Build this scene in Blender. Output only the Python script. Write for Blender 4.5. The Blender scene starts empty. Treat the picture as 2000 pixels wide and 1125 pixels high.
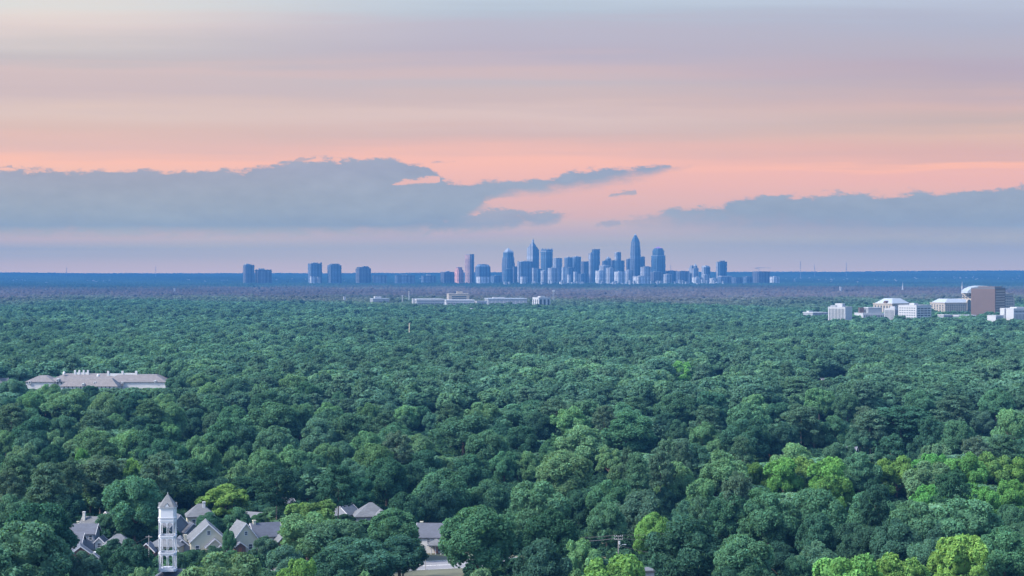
import bpy, math, random
import numpy as np
from mathutils import Vector, Matrix

SC = bpy.context.scene
COL = SC.collection
R = math.radians
F = 70.0 / 36.0 * 2000.0          # focal length in photo pixels (2000 wide)
CAMZ = 85.0                       # drone height above the ground (m)
HY = 530.0                        # photo row of the eye-level line
rng = np.random.default_rng(7)
random.seed(7)

def X_at(px, Y): return (px - 1000.0) / F * Y
def Z_at(py, Y): return CAMZ - (py - HY) / F * Y
def PX(X, Y): return 1000.0 + X / Y * F
def PY(z, Y): return HY + (CAMZ - z) / Y * F

def tag(o, label=None, cat=None, group=None, kind=None):
    if label: o['label'] = label
    if cat: o['category'] = cat
    if group: o['group'] = group
    if kind: o['kind'] = kind
    return o

def empty(name, loc, rz=0.0, label=None, cat=None, group=None):
    o = bpy.data.objects.new(name, None); COL.objects.link(o)
    o.location = loc; o.rotation_euler = (0, 0, rz); o.empty_display_size = 0.5
    return tag(o, label, cat, group)

# ------------------------------------------------------------------ node helpers
def new_mat(name):
    m = bpy.data.materials.new(name); m.use_nodes = True
    nt = m.node_tree; nt.nodes.clear()
    out = nt.nodes.new('ShaderNodeOutputMaterial')
    return m, nt, out

class NT:
    """tiny shorthand for building shader maths"""
    def __init__(s, nt): s.nt = nt
    def node(s, t, **kw):
        n = s.nt.nodes.new(t)
        for k, v in kw.items(): setattr(n, k, v)
        return n
    def put(s, sock, v):
        if isinstance(v, bpy.types.NodeSocket): s.nt.links.new(v, sock)
        elif v is not None: sock.default_value = v
    def m(s, op, a, b=None, c=None, clamp=False):
        n = s.node('ShaderNodeMath', operation=op, use_clamp=clamp)
        for i, v in enumerate((a, b, c)):
            if v is not None: s.put(n.inputs[i], v)
        return n.outputs[0]
    def rng(s, v, a, b, c=0.0, d=1.0, smooth=True):
        n = s.node('ShaderNodeMapRange', interpolation_type='SMOOTHSTEP' if smooth else 'LINEAR')
        for i, x in enumerate((v, a, b, c, d)): s.put(n.inputs[i], x)
        return n.outputs[0]
    def mix(s, f, a, b, mode='MIX'):
        n = s.node('ShaderNodeMix', data_type='RGBA', blend_type=mode)
        s.put(n.inputs[0], f); s.put(n.inputs[6], a); s.put(n.inputs[7], b)
        return n.outputs[2]
    def xyz(s, x, y, z):
        n = s.node('ShaderNodeCombineXYZ')
        for i, v in enumerate((x, y, z)): s.put(n.inputs[i], v)
        return n.outputs[0]
    def noise(s, vec, scale=1.0, detail=3.0, rough=0.5, dist=0.0):
        n = s.node('ShaderNodeTexNoise')
        if vec is not None: s.put(n.inputs['Vector'], vec)
        s.put(n.inputs['Scale'], scale); s.put(n.inputs['Detail'], detail)
        s.put(n.inputs['Roughness'], rough); s.put(n.inputs['Distortion'], dist)
        return n.outputs[0]

def rgba(c): return (c[0], c[1], c[2], 1.0)
def lin(r, g, b):
    f = lambda v: (v / 255 / 12.92) if v / 255 <= 0.04045 else ((v / 255 + 0.055) / 1.055) ** 2.4
    return (f(r), f(g), f(b))

def surf_mat(name, col, rough=0.8, var=0.18, scale=0.6, metallic=0.0, spec=0.3):
    """plain weathered surface: base colour broken up by two noises in object space"""
    m, nt, out = new_mat(name); n = NT(nt)
    tc = n.node('ShaderNodeTexCoord')
    n1 = n.noise(tc.outputs['Object'], scale, 5, 0.6)
    n2 = n.noise(tc.outputs['Object'], scale * 7, 2, 0.5)
    v = n.m('ADD', n.m('MULTIPLY', n1, 0.7), n.m('MULTIPLY', n2, 0.3))
    f = n.rng(v, 0.3, 0.7, 1 - var, 1 + var, False)
    c = n.mix(1.0, rgba(col), f, 'MULTIPLY')
    b = n.node('ShaderNodeBsdfPrincipled')
    n.put(b.inputs['Base Color'], c); b.inputs['Roughness'].default_value = rough
    b.inputs['Metallic'].default_value = metallic
    b.inputs['Specular IOR Level'].default_value = spec
    nt.links.new(b.outputs[0], out.inputs[0])
    return m

def shingle_mat(name, col):
    m, nt, out = new_mat(name); n = NT(nt)
    uv = n.node('ShaderNodeUVMap')
    br = n.node('ShaderNodeTexBrick')
    n.put(br.inputs['Vector'], uv.outputs[0]); br.inputs['Scale'].default_value = 1.0
    br.inputs['Brick Width'].default_value = 0.9; br.inputs['Row Height'].default_value = 0.35
    br.inputs['Mortar Size'].default_value = 0.03
    br.inputs['Color1'].default_value = rgba([c * 0.85 for c in col])
    br.inputs['Color2'].default_value = rgba([c * 1.15 for c in col])
    br.inputs['Mortar'].default_value = rgba([c * 0.6 for c in col])
    n1 = n.noise(uv.outputs[0], 0.35, 4, 0.6)
    f = n.rng(n1, 0.3, 0.7, 0.82, 1.15, False)
    c = n.mix(1.0, br.outputs[0], f, 'MULTIPLY')
    b = n.node('ShaderNodeBsdfPrincipled'); n.put(b.inputs['Base Color'], c)
    b.inputs['Roughness'].default_value = 0.75
    nt.links.new(b.outputs[0], out.inputs[0])
    return m

def facade_mat(name, wall, glass, du=3.2, dv=3.8, fu=0.6, fv=0.55, rough=0.3, wall_rough=0.7, bays=0.6):
    """windows as a grid over the facade (UV in metres)"""
    m, nt, out = new_mat(name); n = NT(nt)
    uv = n.node('ShaderNodeUVMap')
    sp = n.node('ShaderNodeSeparateXYZ'); nt.links.new(uv.outputs[0], sp.inputs[0])
    a = n.m('DIVIDE', sp.outputs[0], du); b = n.m('DIVIDE', sp.outputs[1], dv)
    fa = n.m('FRACT', a); fb = n.m('FRACT', b)
    ma = n.m('LESS_THAN', fa, fu); mb = n.m('LESS_THAN', fb, fv)
    geo = n.node('ShaderNodeNewGeometry')
    gs = n.node('ShaderNodeSeparateXYZ'); nt.links.new(geo.outputs['True Normal'], gs.inputs[0])
    side = n.m('LESS_THAN', n.m('ABSOLUTE', gs.outputs[2]), 0.6)
    mask = n.m('MULTIPLY', n.m('MULTIPLY', ma, mb), side)
    wn = n.node('ShaderNodeTexWhiteNoise', noise_dimensions='2D')
    n.put(wn.inputs['Vector'], n.xyz(n.m('FLOOR', a), n.m('FLOOR', b), 0.0))
    gf = n.rng(wn.outputs[0], 0, 1, 0.5, 1.6, False)
    gcol = n.mix(1.0, rgba(glass), gf, 'MULTIPLY')
    wnz = n.noise(uv.outputs[0], 0.05, 4, 0.6)
    wcol = n.mix(1.0, rgba(wall), n.rng(wnz, 0.3, 0.7, 0.85, 1.12, False), 'MULTIPLY')
    c = n.mix(mask, wcol, gcol)
    bay = n.noise(n.xyz(n.m('DIVIDE', sp.outputs[0], 11.0), 3.7, 0.0), 1.0, 2, 0.6); flo = n.noise(n.xyz(5.1, n.m('DIVIDE', sp.outputs[1], 30.0), 0.0), 1.0, 2, 0.6)
    c = n.mix(1.0, c, n.m('MULTIPLY', n.rng(bay, 0.35, 0.65, 1 - bays, 1 + bays, False), n.rng(flo, 0.35, 0.65, 1 - bays * 0.5, 1 + bays * 0.5, False)), 'MULTIPLY')
    bs = n.node('ShaderNodeBsdfPrincipled'); n.put(bs.inputs['Base Color'], c)
    n.put(bs.inputs['Roughness'], n.rng(mask, 0, 1, wall_rough, rough, False))
    bs.inputs['Specular IOR Level'].default_value = 0.25
    nt.links.new(bs.outputs[0], out.inputs[0])
    return m

# ------------------------------------------------------------------ mesh builder
class MB:
    def __init__(s): s.v = []; s.f = []; s.mi = []
    def poly(s, pts, mi=0):
        b = len(s.v); s.v.extend([tuple(p) for p in pts]); s.f.append(tuple(range(b, b + len(pts)))); s.mi.append(mi)
    def box(s, x0, x1, y0, y1, z0, z1, mi=0, bottom=True, rz=0.0, c=(0, 0)):
        P = [(x0, y0), (x1, y0), (x1, y1), (x0, y1)]
        if rz:
            cs, sn = math.cos(rz), math.sin(rz)
            P = [(c[0] + (x - c[0]) * cs - (y - c[1]) * sn, c[1] + (x - c[0]) * sn + (y - c[1]) * cs) for x, y in P]
        s.prism(P, z0, z1, mi, bottom)
    def prism(s, P, z0, z1, mi=0, bottom=True, top=True, P1=None):
        Q = P1 or P; k = len(P)
        for i in range(k):
            j = (i + 1) % k
            s.poly([(*P[i], z0), (*P[j], z0), (*Q[j], z1), (*Q[i], z1)], mi)
        if top: s.poly([(*p, z1) for p in Q], mi)
        if bottom: s.poly([(*p, z0) for p in reversed(P)], mi)
    def cone(s, P, z0, apex, mi=0):
        k = len(P)
        for i in range(k): s.poly([(*P[i], z0), (*P[(i + 1) % k], z0), apex], mi)
        s.poly([(*p, z0) for p in reversed(P)], mi)
    def tube(s, pts, rad, k=8, mi=0, caps=True):
        """round bar through pts; rad one number or one per point"""
        rr = rad if hasattr(rad, '__len__') else [rad] * len(pts)
        rings = []
        for i, p in enumerate(pts):
            p = Vector(p)
            d = (Vector(pts[min(i + 1, len(pts) - 1)]) - Vector(pts[max(i - 1, 0)])).normalized()
            a = d.cross(Vector((0, 1, 0)) if abs(d.y) < 0.9 else Vector((1, 0, 0))).normalized(); b = d.cross(a)
            base = len(s.v)
            for q in range(k):
                t = 2 * math.pi * q / k
                s.v.append(tuple(p + a * math.cos(t) * rr[i] + b * math.sin(t) * rr[i]))
            rings.append(base)
        for i in range(len(rings) - 1):
            for q in range(k):
                w = (q + 1) % k
                s.f.append((rings[i] + q, rings[i + 1] + q, rings[i + 1] + w, rings[i] + w)); s.mi.append(mi)
        if caps:
            s.f.append(tuple(rings[0] + q for q in range(k))); s.mi.append(mi)
            s.f.append(tuple(rings[-1] + q for q in reversed(range(k)))); s.mi.append(mi)
    def mesh(s, name, mats):
        me = bpy.data.meshes.new(name); me.from_pydata(s.v, [], s.f)
        for m in (mats if isinstance(mats, (list, tuple)) else [mats]): me.materials.append(m)
        me.polygons.foreach_set('material_index', s.mi)
        uvl = me.uv_layers.new(name='UVMap')
        me.update()
        buf = np.zeros(len(me.loops) * 2)
        for p in me.polygons:
            nrm = p.normal
            if abs(nrm.z) > 0.95: t = Vector((1, 0, 0)); bt = Vector((0, 1, 0))
            else:
                t = Vector((-nrm.y, nrm.x, 0)).normalized(); bt = nrm.cross(t)
            for li in p.loop_indices:
                co = me.vertices[me.loops[li].vertex_index].co
                buf[li * 2] = co.dot(t); buf[li * 2 + 1] = co.dot(bt) if abs(nrm.z) <= 0.95 else co.dot(bt)
        uvl.data.foreach_set('uv', buf)
        return me
    def build(s, name, mats, parent=None, loc=None, rz=0.0, label=None):
        o = bpy.data.objects.new(name, s.mesh(name, mats)); COL.objects.link(o)
        if parent is not None: o.parent = parent
        if loc is not None: o.location = loc
        o.rotation_euler.z = rz
        if label: o['label'] = label
        return o

def link_copy(o, parent, loc=None, rz=None):
    c = o.copy(); COL.objects.link(c); c.parent = parent
    if loc is not None: c.location = loc
    if rz is not None: c.rotation_euler.z = rz
    return c

# ------------------------------------------------------------------ camera
cd = bpy.data.cameras.new('camera'); cam = bpy.data.objects.new('camera', cd); COL.objects.link(cam)
cd.lens = 70; cd.sensor_width = 36; cd.clip_start = 1; cd.clip_end = 80000
cam.location = (0, 0, CAMZ)
cam.rotation_euler = (R(90) - math.atan((562.5 - HY) / F), 0, 0)
SC.camera = cam
# ------------------------------------------------------------------ light: dusk sky + soft sun
SUN_AZ, SUN_EL = R(-112), R(44)      # left of and behind the camera
HAZE_C = (0.032, 0.118, 0.280)               # colour of the air
HAZE_S = tuple(k * c for k, c in zip((2.0, 2.1, 2.42), HAZE_C))   # what a very long path of it looks like
SIG = 8.0e-5
EXPOSURE = 2.22
BOX_TOP, BOX_END = 312.0, 20500.0

sd = bpy.data.lights.new('sun', 'SUN'); so = bpy.data.objects.new('sun', sd); COL.objects.link(so)
sd.energy = 2.6; sd.angle = R(12); sd.color = (1.0, 0.92, 0.82)
dv = Vector((math.sin(SUN_AZ) * math.cos(SUN_EL), math.cos(SUN_AZ) * math.cos(SUN_EL), math.sin(SUN_EL)))
so.rotation_euler = dv.to_track_quat('Z', 'Y').to_euler()

def behind_haze(rgb, py):
    """sky radiance that reads as rgb once seen through the air from the camera"""
    c = [v / 2 ** EXPOSURE for v in lin(*rgb)]; e = max((HY - py) / F, 1e-4)
    L = min(BOX_END, (BOX_TOP - CAMZ) / e)
    T = math.exp(-SIG * L)
    return tuple(max(0.0, (c[i] - HAZE_S[i] / 2 ** EXPOSURE * (1 - T)) / T) for i in range(3))

w = bpy.data.worlds.new('World'); SC.world = w; w.use_nodes = True
nt = w.node_tree; nt.nodes.clear(); n = NT(nt)
wout = nt.nodes.new('ShaderNodeOutputWorld')
tc = n.node('ShaderNodeTexCoord'); sp = n.node('ShaderNodeSeparateXYZ')
nt.links.new(tc.outputs['Generated'], sp.inputs[0])
x, y, z = sp.outputs
az = n.m('ARCTAN2', x, y)
azc = n.m('MINIMUM', n.m('MAXIMUM', az, -0.9), 0.9)
P = n.m('MULTIPLY', n.m('TANGENT', azc), F)
hyp = n.m('SQRT', n.m('ADD', n.m('MULTIPLY', x, x), n.m('MULTIPLY', y, y)))
Q = n.m('MULTIPLY', n.m('DIVIDE', z, n.m('MULTIPLY', n.m('MAXIMUM', hyp, 0.02), n.m('COSINE', azc))), F)
s_ = n.m('ADD', n.m('DIVIDE', P, 2000.0), 0.5)            # 0..1 across the view's azimuths
yy = n.m('SUBTRACT', HY, Q)                               # elevation, counted downward
def coords(px, qy, off=0.0): return n.xyz(n.m('ADD', n.m('DIVIDE', P, px), off), n.m('DIVIDE', Q, qy), off * 0.37)
streak = n.noise(coords(650.0, 26.0, 3.1), 1.0, 4, 0.55)
streak2 = n.noise(coords(260.0, 70.0, 9.7), 1.0, 3, 0.5)
fine = n.noise(coords(17.0, 8.0, 1.3), 1.0, 6, 0.7)
puff = n.noise(coords(52.0, 22.0, 5.2), 1.0, 4, 0.6)
wob = n.m('ADD', n.m('MULTIPLY', n.m('SUBTRACT', streak, 0.5), 62.0), n.m('MULTIPLY', n.m('SUBTRACT', streak2, 0.5), 22.0))
fade = n.rng(Q, 10.0, 150.0)
yw = n.m('ADD', yy, n.m('MULTIPLY', wob, fade))
def ramp(stops):
    r = n.node('ShaderNodeValToRGB'); cr = r.color_ramp; cr.interpolation = 'LINEAR'
    stops = sorted(stops)
    for q in (525, 507, 496, 490, 486, 481, 475, 462, 450):      # keep the colour steady where the air thickens fastest
        if min(abs(q - p) for p, _ in stops) < 4: continue
        lo = max(p for p in stops if p[0] < q); hi = min(p for p in stops if p[0] > q); k = (q - lo[0]) / (hi[0] - lo[0])
        stops = sorted(stops + [(q, tuple(lo[1][i] * (1 - k) + hi[1][i] * k for i in range(3)))])
    st = sorted([(1 - (py + 170) / 700.0, behind_haze(c, py)) for py, c in stops])
    while len(cr.elements) < len(st): cr.elements.new(0.5)
    for e, (p, c) in zip(cr.elements, st): e.position = p; e.color = rgba(c)
    n.put(r.inputs[0], n.m('SUBTRACT', 1.0, n.m('DIVIDE', n.m('ADD', yw, 170.0), 700.0)))
    return r.outputs[0]
GL = ramp([(530, (186, 183, 212)), (516, (180, 180, 208)), (500, (165, 176, 206)), (484, (163, 176, 204)), (468, (184, 180, 202)), (440, (192, 180, 196)), (400, (225, 188, 188)), (345, (242, 194, 185)), (315, (248, 194, 182)), (290, (227, 190, 187)), (252, (220, 191, 186)), (220, (222, 199, 194)), (172, (207, 189, 193)), (140, (212, 193, 195)), (120, (199, 191, 196)), (90, (206, 199, 201)), (50, (225, 211, 209)), (30, (228, 218, 214)), (0, (222, 222, 220)), (-170, (196, 208, 224))])
GC = ramp([(530, (186, 183, 212)), (512, (176, 180, 208)), (480, (164, 176, 205)), (457, (182, 179, 203)), (420, (212, 182, 192)), (380, (225, 184, 189)), (340, (238, 188, 186)), (315, (246, 191, 184)), (287, (227, 187, 186)), (260, (212, 186, 188)), (226, (218, 196, 196)), (200, (206, 187, 191)), (156, (197, 188, 197)), (140, (207, 187, 193)), (100, (187, 181, 199)), (50, (187, 186, 204)), (22, (184, 196, 213)), (0, (190, 204, 220)), (-170, (186, 204, 222))])
GR = ramp([(530, (176, 180, 212)), (505, (166, 177, 209)), (470, (150, 170, 202)), (430, (186, 178, 198)), (390, (222, 184, 188)), (350, (234, 185, 185)), (333, (236, 185, 184)), (325, (250, 190, 178)), (316, (224, 182, 182)), (300, (219, 180, 181)), (270, (221, 188, 182)), (236, (200, 181, 182)), (214, (211, 183, 184)), (172, (193, 177, 188)), (135, (184, 173, 191)), (100, (184, 180, 197)), (42, (179, 184, 205)), (0, (188, 198, 218)), (-170, (176, 194, 222))])
base = n.mix(n.rng(s_, 0.02, 0.52), GL, GC); base = n.mix(n.rng(s_, 0.5, 0.98), base, GR)

def curve(pts):
    c = n.node('ShaderNodeFloatCurve'); cu = c.mapping.curves[0]
    c.mapping.extend = 'HORIZONTAL'
    ps = [(px / 2000.0, py / 600.0) for px, py in pts]
    cu.points[0].location = ps[0]; cu.points[1].location = ps[-1]
    for p in ps[1:-1]: cu.points.new(*p)
    for p in cu.points: p.handle_type = 'AUTO_CLAMPED'
    c.mapping.update()
    n.put(c.inputs[1], n.m('MINIMUM', n.m('MAXIMUM', s_, 0.0), 1.0))
    return n.m('MULTIPLY', c.outputs[0], 600.0)
def bank(top, bot, amp, soft_top, soft_bot, amp_bot=8.0):
    t = curve(top); b = curve(bot)
    nz = n.m('ADD', n.m('MULTIPLY', n.m('SUBTRACT', fine, 0.5), amp * 1.5), n.m('MULTIPLY', n.m('SUBTRACT', puff, 0.5), amp * 2.2))
    m1 = n.rng(n.m('ADD', n.m('SUBTRACT', yy, t), nz), 0.0, soft_top)
    nb = n.m('ADD', n.m('ADD', n.m('MULTIPLY', n.m('SUBTRACT', streak2, 0.5), amp_bot * 2.0), n.m('MULTIPLY', n.m('SUBTRACT', puff, 0.5), amp_bot * 2.5)), n.m('MULTIPLY', n.m('SUBTRACT', fine, 0.5), amp_bot))
    m2 = n.rng(n.m('ADD', n.m('SUBTRACT', b, yy), nb), 0.0, soft_bot)
    return n.m('MULTIPLY', m1, m2)
NO = 600
layers = [
    # long grey-blue bank on the left, running out into an arm over the city
    (bank([(0, 330), (60, 327), (200, 331), (330, 329), (440, 330), (500, 323), (560, 314), (620, 309), (700, 306), (760, 309), (820, 318), (846, 326), (862, 345), (900, 353), (960, 351), (1060, 344), (1100, 335), (1180, 326), (1270, 322), (1358, 321), (1400, 330), (2000, 330)],
          [(0, 474), (250, 470), (500, 472), (800, 470), (880, 458), (925, 432), (955, 408), (1010, 391), (1080, 385), (1130, 379), (1200, 367), (1290, 351), (1320, 341), (1364, 328), (1400, 322), (2000, 322)], 17, 10, 30, 12), 1.0),
    (bank([(0, 520), (760, 520), (860, 425), (940, 410), (1000, 404), (1060, 413), (1118, 412), (1130, 425), (1150, 520), (2000, 520)],
          [(0, 470), (800, 468), (1000, 454), (1080, 446), (1118, 424), (1150, 420), (2000, 420)], 22, 10, 20, 16), 0.85),
    # bank on the right
    (bank([(0, 560), (1150, 560), (1205, 434), (1255, 416), (1310, 403), (1360, 400), (1400, 399), (1440, 382), (1500, 379), (1560, 378), (1640, 373), (1700, 375), (1800, 372), (1880, 370), (1960, 363), (2000, 360)],
          [(0, 430), (1120, 430), (1210, 458), (1270, 466), (1400, 482), (1600, 495), (1800, 500), (2000, 505)], 17, 11, 75, 16), 1.0),
    # small torn pieces
    (bank([(0, NO), (1160, NO), (1185, 381), (1215, 372), (1245, 371), (1262, NO), (2000, NO)], [(0, 0), (1150, 0), (1180, 386), (1215, 383), (1250, 377), (1268, 0), (2000, 0)], 14, 5, 5, 6), 0.75),
    (bank([(0, NO), (1120, NO), (1160, 434), (1180, 425), (1210, 428), (1240, NO), (2000, NO)], [(0, 0), (1120, 0), (1150, 444), (1180, 446), (1215, 442), (1250, 0), (2000, 0)], 16, 7, 8, 8), 0.6),
    (bank([(0, NO), (815, NO), (840, 315), (870, 313), (896, 313), (905, NO), (2000, NO)], [(0, 0), (810, 0), (838, 320), (870, 320), (900, 317), (912, 0), (2000, 0)], 9, 4, 4, 5), 0.65),
    (bank([(0, 322), (25, 321), (50, NO), (540, NO), (575, 309), (625, 304), (640, NO), (2000, NO)], [(0, 331), (30, 329), (55, 0), (540, 0), (575, 318), (620, 309), (645, 0), (2000, 0)], 9, 4, 4, 5), 0.7),
    # thin low veil bands just over the horizon
    (bank([(0, 470), (300, 474), (420, 476), (560, 470), (600, 488), (1000, 462), (1300, 457), (2000, 452)], [(0, 500), (300, 492), (560, 488), (620, 484), (1000, 490), (1300, 482), (2000, 492)], 8, 14, 18, 8), 0.2),
]
def cl(c0, c1): return n.mix(n.rng(yy, 440.0, 505.0, smooth=False), n.mix(n.rng(yy, 330.0, 440.0, smooth=False), rgba(behind_haze(c0, 335)), rgba(behind_haze(c1, 440))), rgba(behind_haze((164, 174, 203), 500)))
ccol = n.mix(n.rng(s_, 0.05, 0.6), cl((163, 168, 190), (147, 169, 198)), cl((152, 166, 194), (143, 166, 199)))
ccol = n.mix(1.0, ccol, n.rng(n.m('ADD', n.m('MULTIPLY', puff, 0.5), n.m('MULTIPLY', streak2, 0.5)), 0.3, 0.7, 0.90, 1.10, False), 'MULTIPLY')
sky = base
hole = bank([(0, NO), (740, NO), (765, 358), (790, 352), (830, 346), (858, 343), (870, NO), (2000, NO)], [(0, 0), (735, 0), (760, 363), (800, 361), (840, 358), (868, 352), (880, 0), (2000, 0)], 12, 4, 4, 8)
hole2 = bank([(0, NO), (915, NO), (940, 393), (990, 385), (1040, 388), (1080, NO), (2000, NO)], [(0, 0), (920, 0), (940, 396), (985, 404), (1050, 396), (1090, 0), (2000, 0)], 8, 5, 6, 8)
for li, (mk, op) in enumerate(layers):
    if li == 1: sky = n.mix(n.m('MULTIPLY', n.m('MAXIMUM', hole, hole2), 0.9), sky, base)
    sky = n.mix(n.m('MULTIPLY', mk, op), sky, ccol if li < 7 else rgba(behind_haze((160, 173, 204), 480)))
# the high blue sky that lights the land
ns = n.node('ShaderNodeTexSky', sky_type='NISHITA'); ns.sun_disc = False
ns.sun_elevation = SUN_EL; ns.sun_rotation = SUN_AZ; ns.altitude = 100; ns.air_density = 1.0; ns.dust_density = 1.0; ns.ozone_density = 1.5
bg1 = n.node('ShaderNodeBackground'); n.put(bg1.inputs[0], ns.outputs[0]); bg1.inputs[1].default_value = 0.15
bg2 = n.node('ShaderNodeBackground'); n.put(bg2.inputs[0], sky); bg2.inputs[1].default_value = 1.0
up = n.rng(z, 0.16, 0.34); back = n.rng(n.m('ABSOLUTE', az), 0.7, 1.4)
fac = n.m('MAXIMUM', up, back)
mx = n.node('ShaderNodeMixShader'); n.put(mx.inputs[0], fac)
nt.links.new(bg2.outputs[0], mx.inputs[1]); nt.links.new(bg1.outputs[0], mx.inputs[2])
nt.links.new(mx.outputs[0], wout.inputs[0])
w.cycles.sampling_method = 'MANUAL'; w.cycles.sample_map_resolution = 512

# the air
hm, hnt, hout = new_mat('haze'); hn = NT(hnt)
pv = hn.node('ShaderNodeVolumePrincipled')
pv.inputs['Color'].default_value = (*HAZE_C, 1); pv.inputs['Density'].default_value = SIG
pv.inputs['Anisotropy'].default_value = 0.0
hnt.links.new(pv.outputs[0], hout.inputs['Volume'])
hb = MB(); hb.box(-8200, 8200, -700, BOX_END, -9, BOX_TOP)
haze = hb.build('haze', hm); tag(haze, 'thin blue dusk haze over the whole valley', 'haze', kind='stuff')

SC.render.engine = 'CYCLES'
cy = SC.cycles
cy.use_denoising = True
try: cy.denoiser = 'OPENIMAGEDENOISE'; cy.denoising_input_passes = 'RGB_ALBEDO_NORMAL'; cy.denoising_prefilter = 'ACCURATE'
except Exception: pass
cy.max_bounces = 5; cy.diffuse_bounces = 4; cy.glossy_bounces = 2; cy.transmission_bounces = 3; cy.volume_bounces = 1; cy.transparent_max_bounces = 4
cy.use_adaptive_sampling = False
cy.sample_clamp_indirect = 6.0
SC.view_settings.view_transform = 'Standard'; SC.view_settings.look = 'None'
SC.view_settings.exposure = EXPOSURE; SC.view_settings.gamma = 1.0
# ------------------------------------------------------------------ land
def hill(X, Y):
    """ground height: flat out to the city, then slow rolling ridges to the horizon"""
    X = np.asarray(X, float); Y = np.asarray(Y, float)
    t = np.clip((Y - 11800) / 6200.0, 0, 1); t = t * t * (3 - 2 * t)
    n1 = np.sin(X / 870 + 1.3) * 0.5 + np.sin(X / 390 + Y / 900 + 0.4) * 0.3 + np.sin(X / 2300 - 0.6) * 0.9
    r2 = np.sin(Y / 640 + X / 1900) * 5.0
    return t * (50 + 6.0 * n1 + np.clip(X / 4000, -1, 1) * 6.0 + r2)

def grid_mesh(name, xs, ys, hf):
    gx, gy = np.meshgrid(xs, ys); gz = hf(gx, gy)
    v = np.stack([gx.ravel(), gy.ravel(), gz.ravel()], 1)
    nx, ny = len(xs), len(ys)
    i = np.arange(nx - 1)[None, :] + nx * np.arange(ny - 1)[:, None]; i = i.ravel()
    f = np.stack([i, i + 1, i + 1 + nx, i + nx], 1)
    me = bpy.data.meshes.new(name); me.from_pydata(v.tolist(), [], f.tolist()); me.update()
    for p in me.polygons: p.use_smooth = True
    return me

gm, gnt, gout = new_mat('woodland_floor'); g = NT(gnt)
tcg = g.node('ShaderNodeTexCoord')
na = g.noise(tcg.outputs['Object'], 0.02, 5, 0.6); nb = g.noise(tcg.outputs['Object'], 0.35, 4, 0.65)
cg = g.mix(g.rng(na, 0.4, 0.62), (0.028, 0.045, 0.022, 1), (0.075, 0.085, 0.035, 1))
cg = g.mix(g.rng(nb, 0.35, 0.7), cg, (0.05, 0.038, 0.026, 1))
bs = g.node('ShaderNodeBsdfPrincipled'); g.put(bs.inputs['Base Color'], cg); bs.inputs['Roughness'].default_value = 0.95
gnt.links.new(bs.outputs[0], gout.inputs[0])
ys = np.concatenate([[-600, 0, 300, 600, 1200, 2500, 5000, 8000, 11000], np.arange(11800, 20200, 200)])
me = grid_mesh('ground', np.linspace(-7600, 7600, 90), ys, hill); me.materials.append(gm)
ground = bpy.data.objects.new('ground', me); COL.objects.link(ground); tag(ground, kind='structure')

lawn_m = surf_mat('lawn_grass', (0.060, 0.062, 0.040), 0.95, 0.35, 0.15)
asph_m = surf_mat('old_asphalt', (0.115, 0.115, 0.125), 0.9, 0.12, 0.2)
kerb_m = surf_mat('kerb_concrete', (0.33, 0.32, 0.30), 0.9, 0.15, 0.5)
paint_m = surf_mat('road_paint', (0.62, 0.62, 0.58), 0.8, 0.2, 1.5)
def road_strip(name, pa, pb, width, z, mat, off=0.0, h=None):
    """straight strip between two (px, Y) points"""
    a = Vector((X_at(pa[0], pa[1]), pa[1], 0)); b = Vector((X_at(pb[0], pb[1]), pb[1], 0))
    d = (b - a).normalized(); nrm = Vector((-d.y, d.x, 0)); mb = MB()
    p = [a + nrm * (off - width / 2), b + nrm * (off - width / 2), b + nrm * (off + width / 2), a + nrm * (off + width / 2)]
    if h is None: mb.poly([(q.x, q.y, z) for q in p])
    else: mb.prism([(q.x, q.y) for q in p], z, z + h, 0, False)
    return mb.build(name, mat)
RA, RB = (520, 560), (1120, 588)
tag(road_strip('verge', RA, RB, 50, 0.012, lawn_m, -12.0), kind='structure')
tag(road_strip('road', RA, RB, 15.5, 0.02, asph_m), kind='structure')
tag(road_strip('kerb', RA, RB, 0.3, 0.02, kerb_m, 7.9, 0.13), kind='structure')
tag(road_strip('kerb', RA, RB, 0.3, 0.02, kerb_m, -7.9, 0.13), kind='structure')
tag(road_strip('road_marking', RA, RB, 0.14, 0.026, paint_m, 0.12), kind='structure')
tag(road_strip('road_marking', RA, RB, 0.14, 0.026, paint_m, -0.12), kind='structure')
tag(road_strip('lane', (150, 590), (440, 640), 6, 0.016, asph_m), kind='structure')
tag(road_strip('driveway', (425, 585), (440, 640), 5, 0.022, kerb_m), kind='structure')
# ------------------------------------------------------------------ trees
def leaf_mat(name, transl=0.36):
    m, nt, out = new_mat(name); n = NT(nt)
    a = n.node('ShaderNodeAttribute', attribute_name='tint', attribute_type='INSTANCER')
    b = n.node('ShaderNodeAttribute', attribute_name='clump', attribute_type='GEOMETRY')
    c = n.mix(1.0, a.outputs['Color'], b.outputs['Color'], 'MULTIPLY')
    d = n.node('ShaderNodeBsdfDiffuse'); n.put(d.inputs[0], c); d.inputs[1].default_value = 0.6
    t = n.node('ShaderNodeBsdfTranslucent'); n.put(t.inputs[0], n.mix(1.0, c, (1.25, 1.2, 0.55, 1), 'MULTIPLY'))
    mx = n.node('ShaderNodeMixShader'); mx.inputs[0].default_value = transl
    nt.links.new(d.outputs[0], mx.inputs[1]); nt.links.new(t.outputs[0], mx.inputs[2]); nt.links.new(mx.outputs[0], out.inputs[0])
    return m
LEAF = leaf_mat('leaves'); BARK = surf_mat('bark', (0.085, 0.062, 0.045), 0.95, 0.3, 1.2)
PINEBARK = surf_mat('pine_bark', (0.12, 0.095, 0.075), 0.95, 0.3, 1.2)

def unit(v): return v / np.maximum(np.linalg.norm(v, axis=-1, keepdims=True), 1e-9)
def rdir(r, n): return unit(r.normal(size=(n, 3)))

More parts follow.
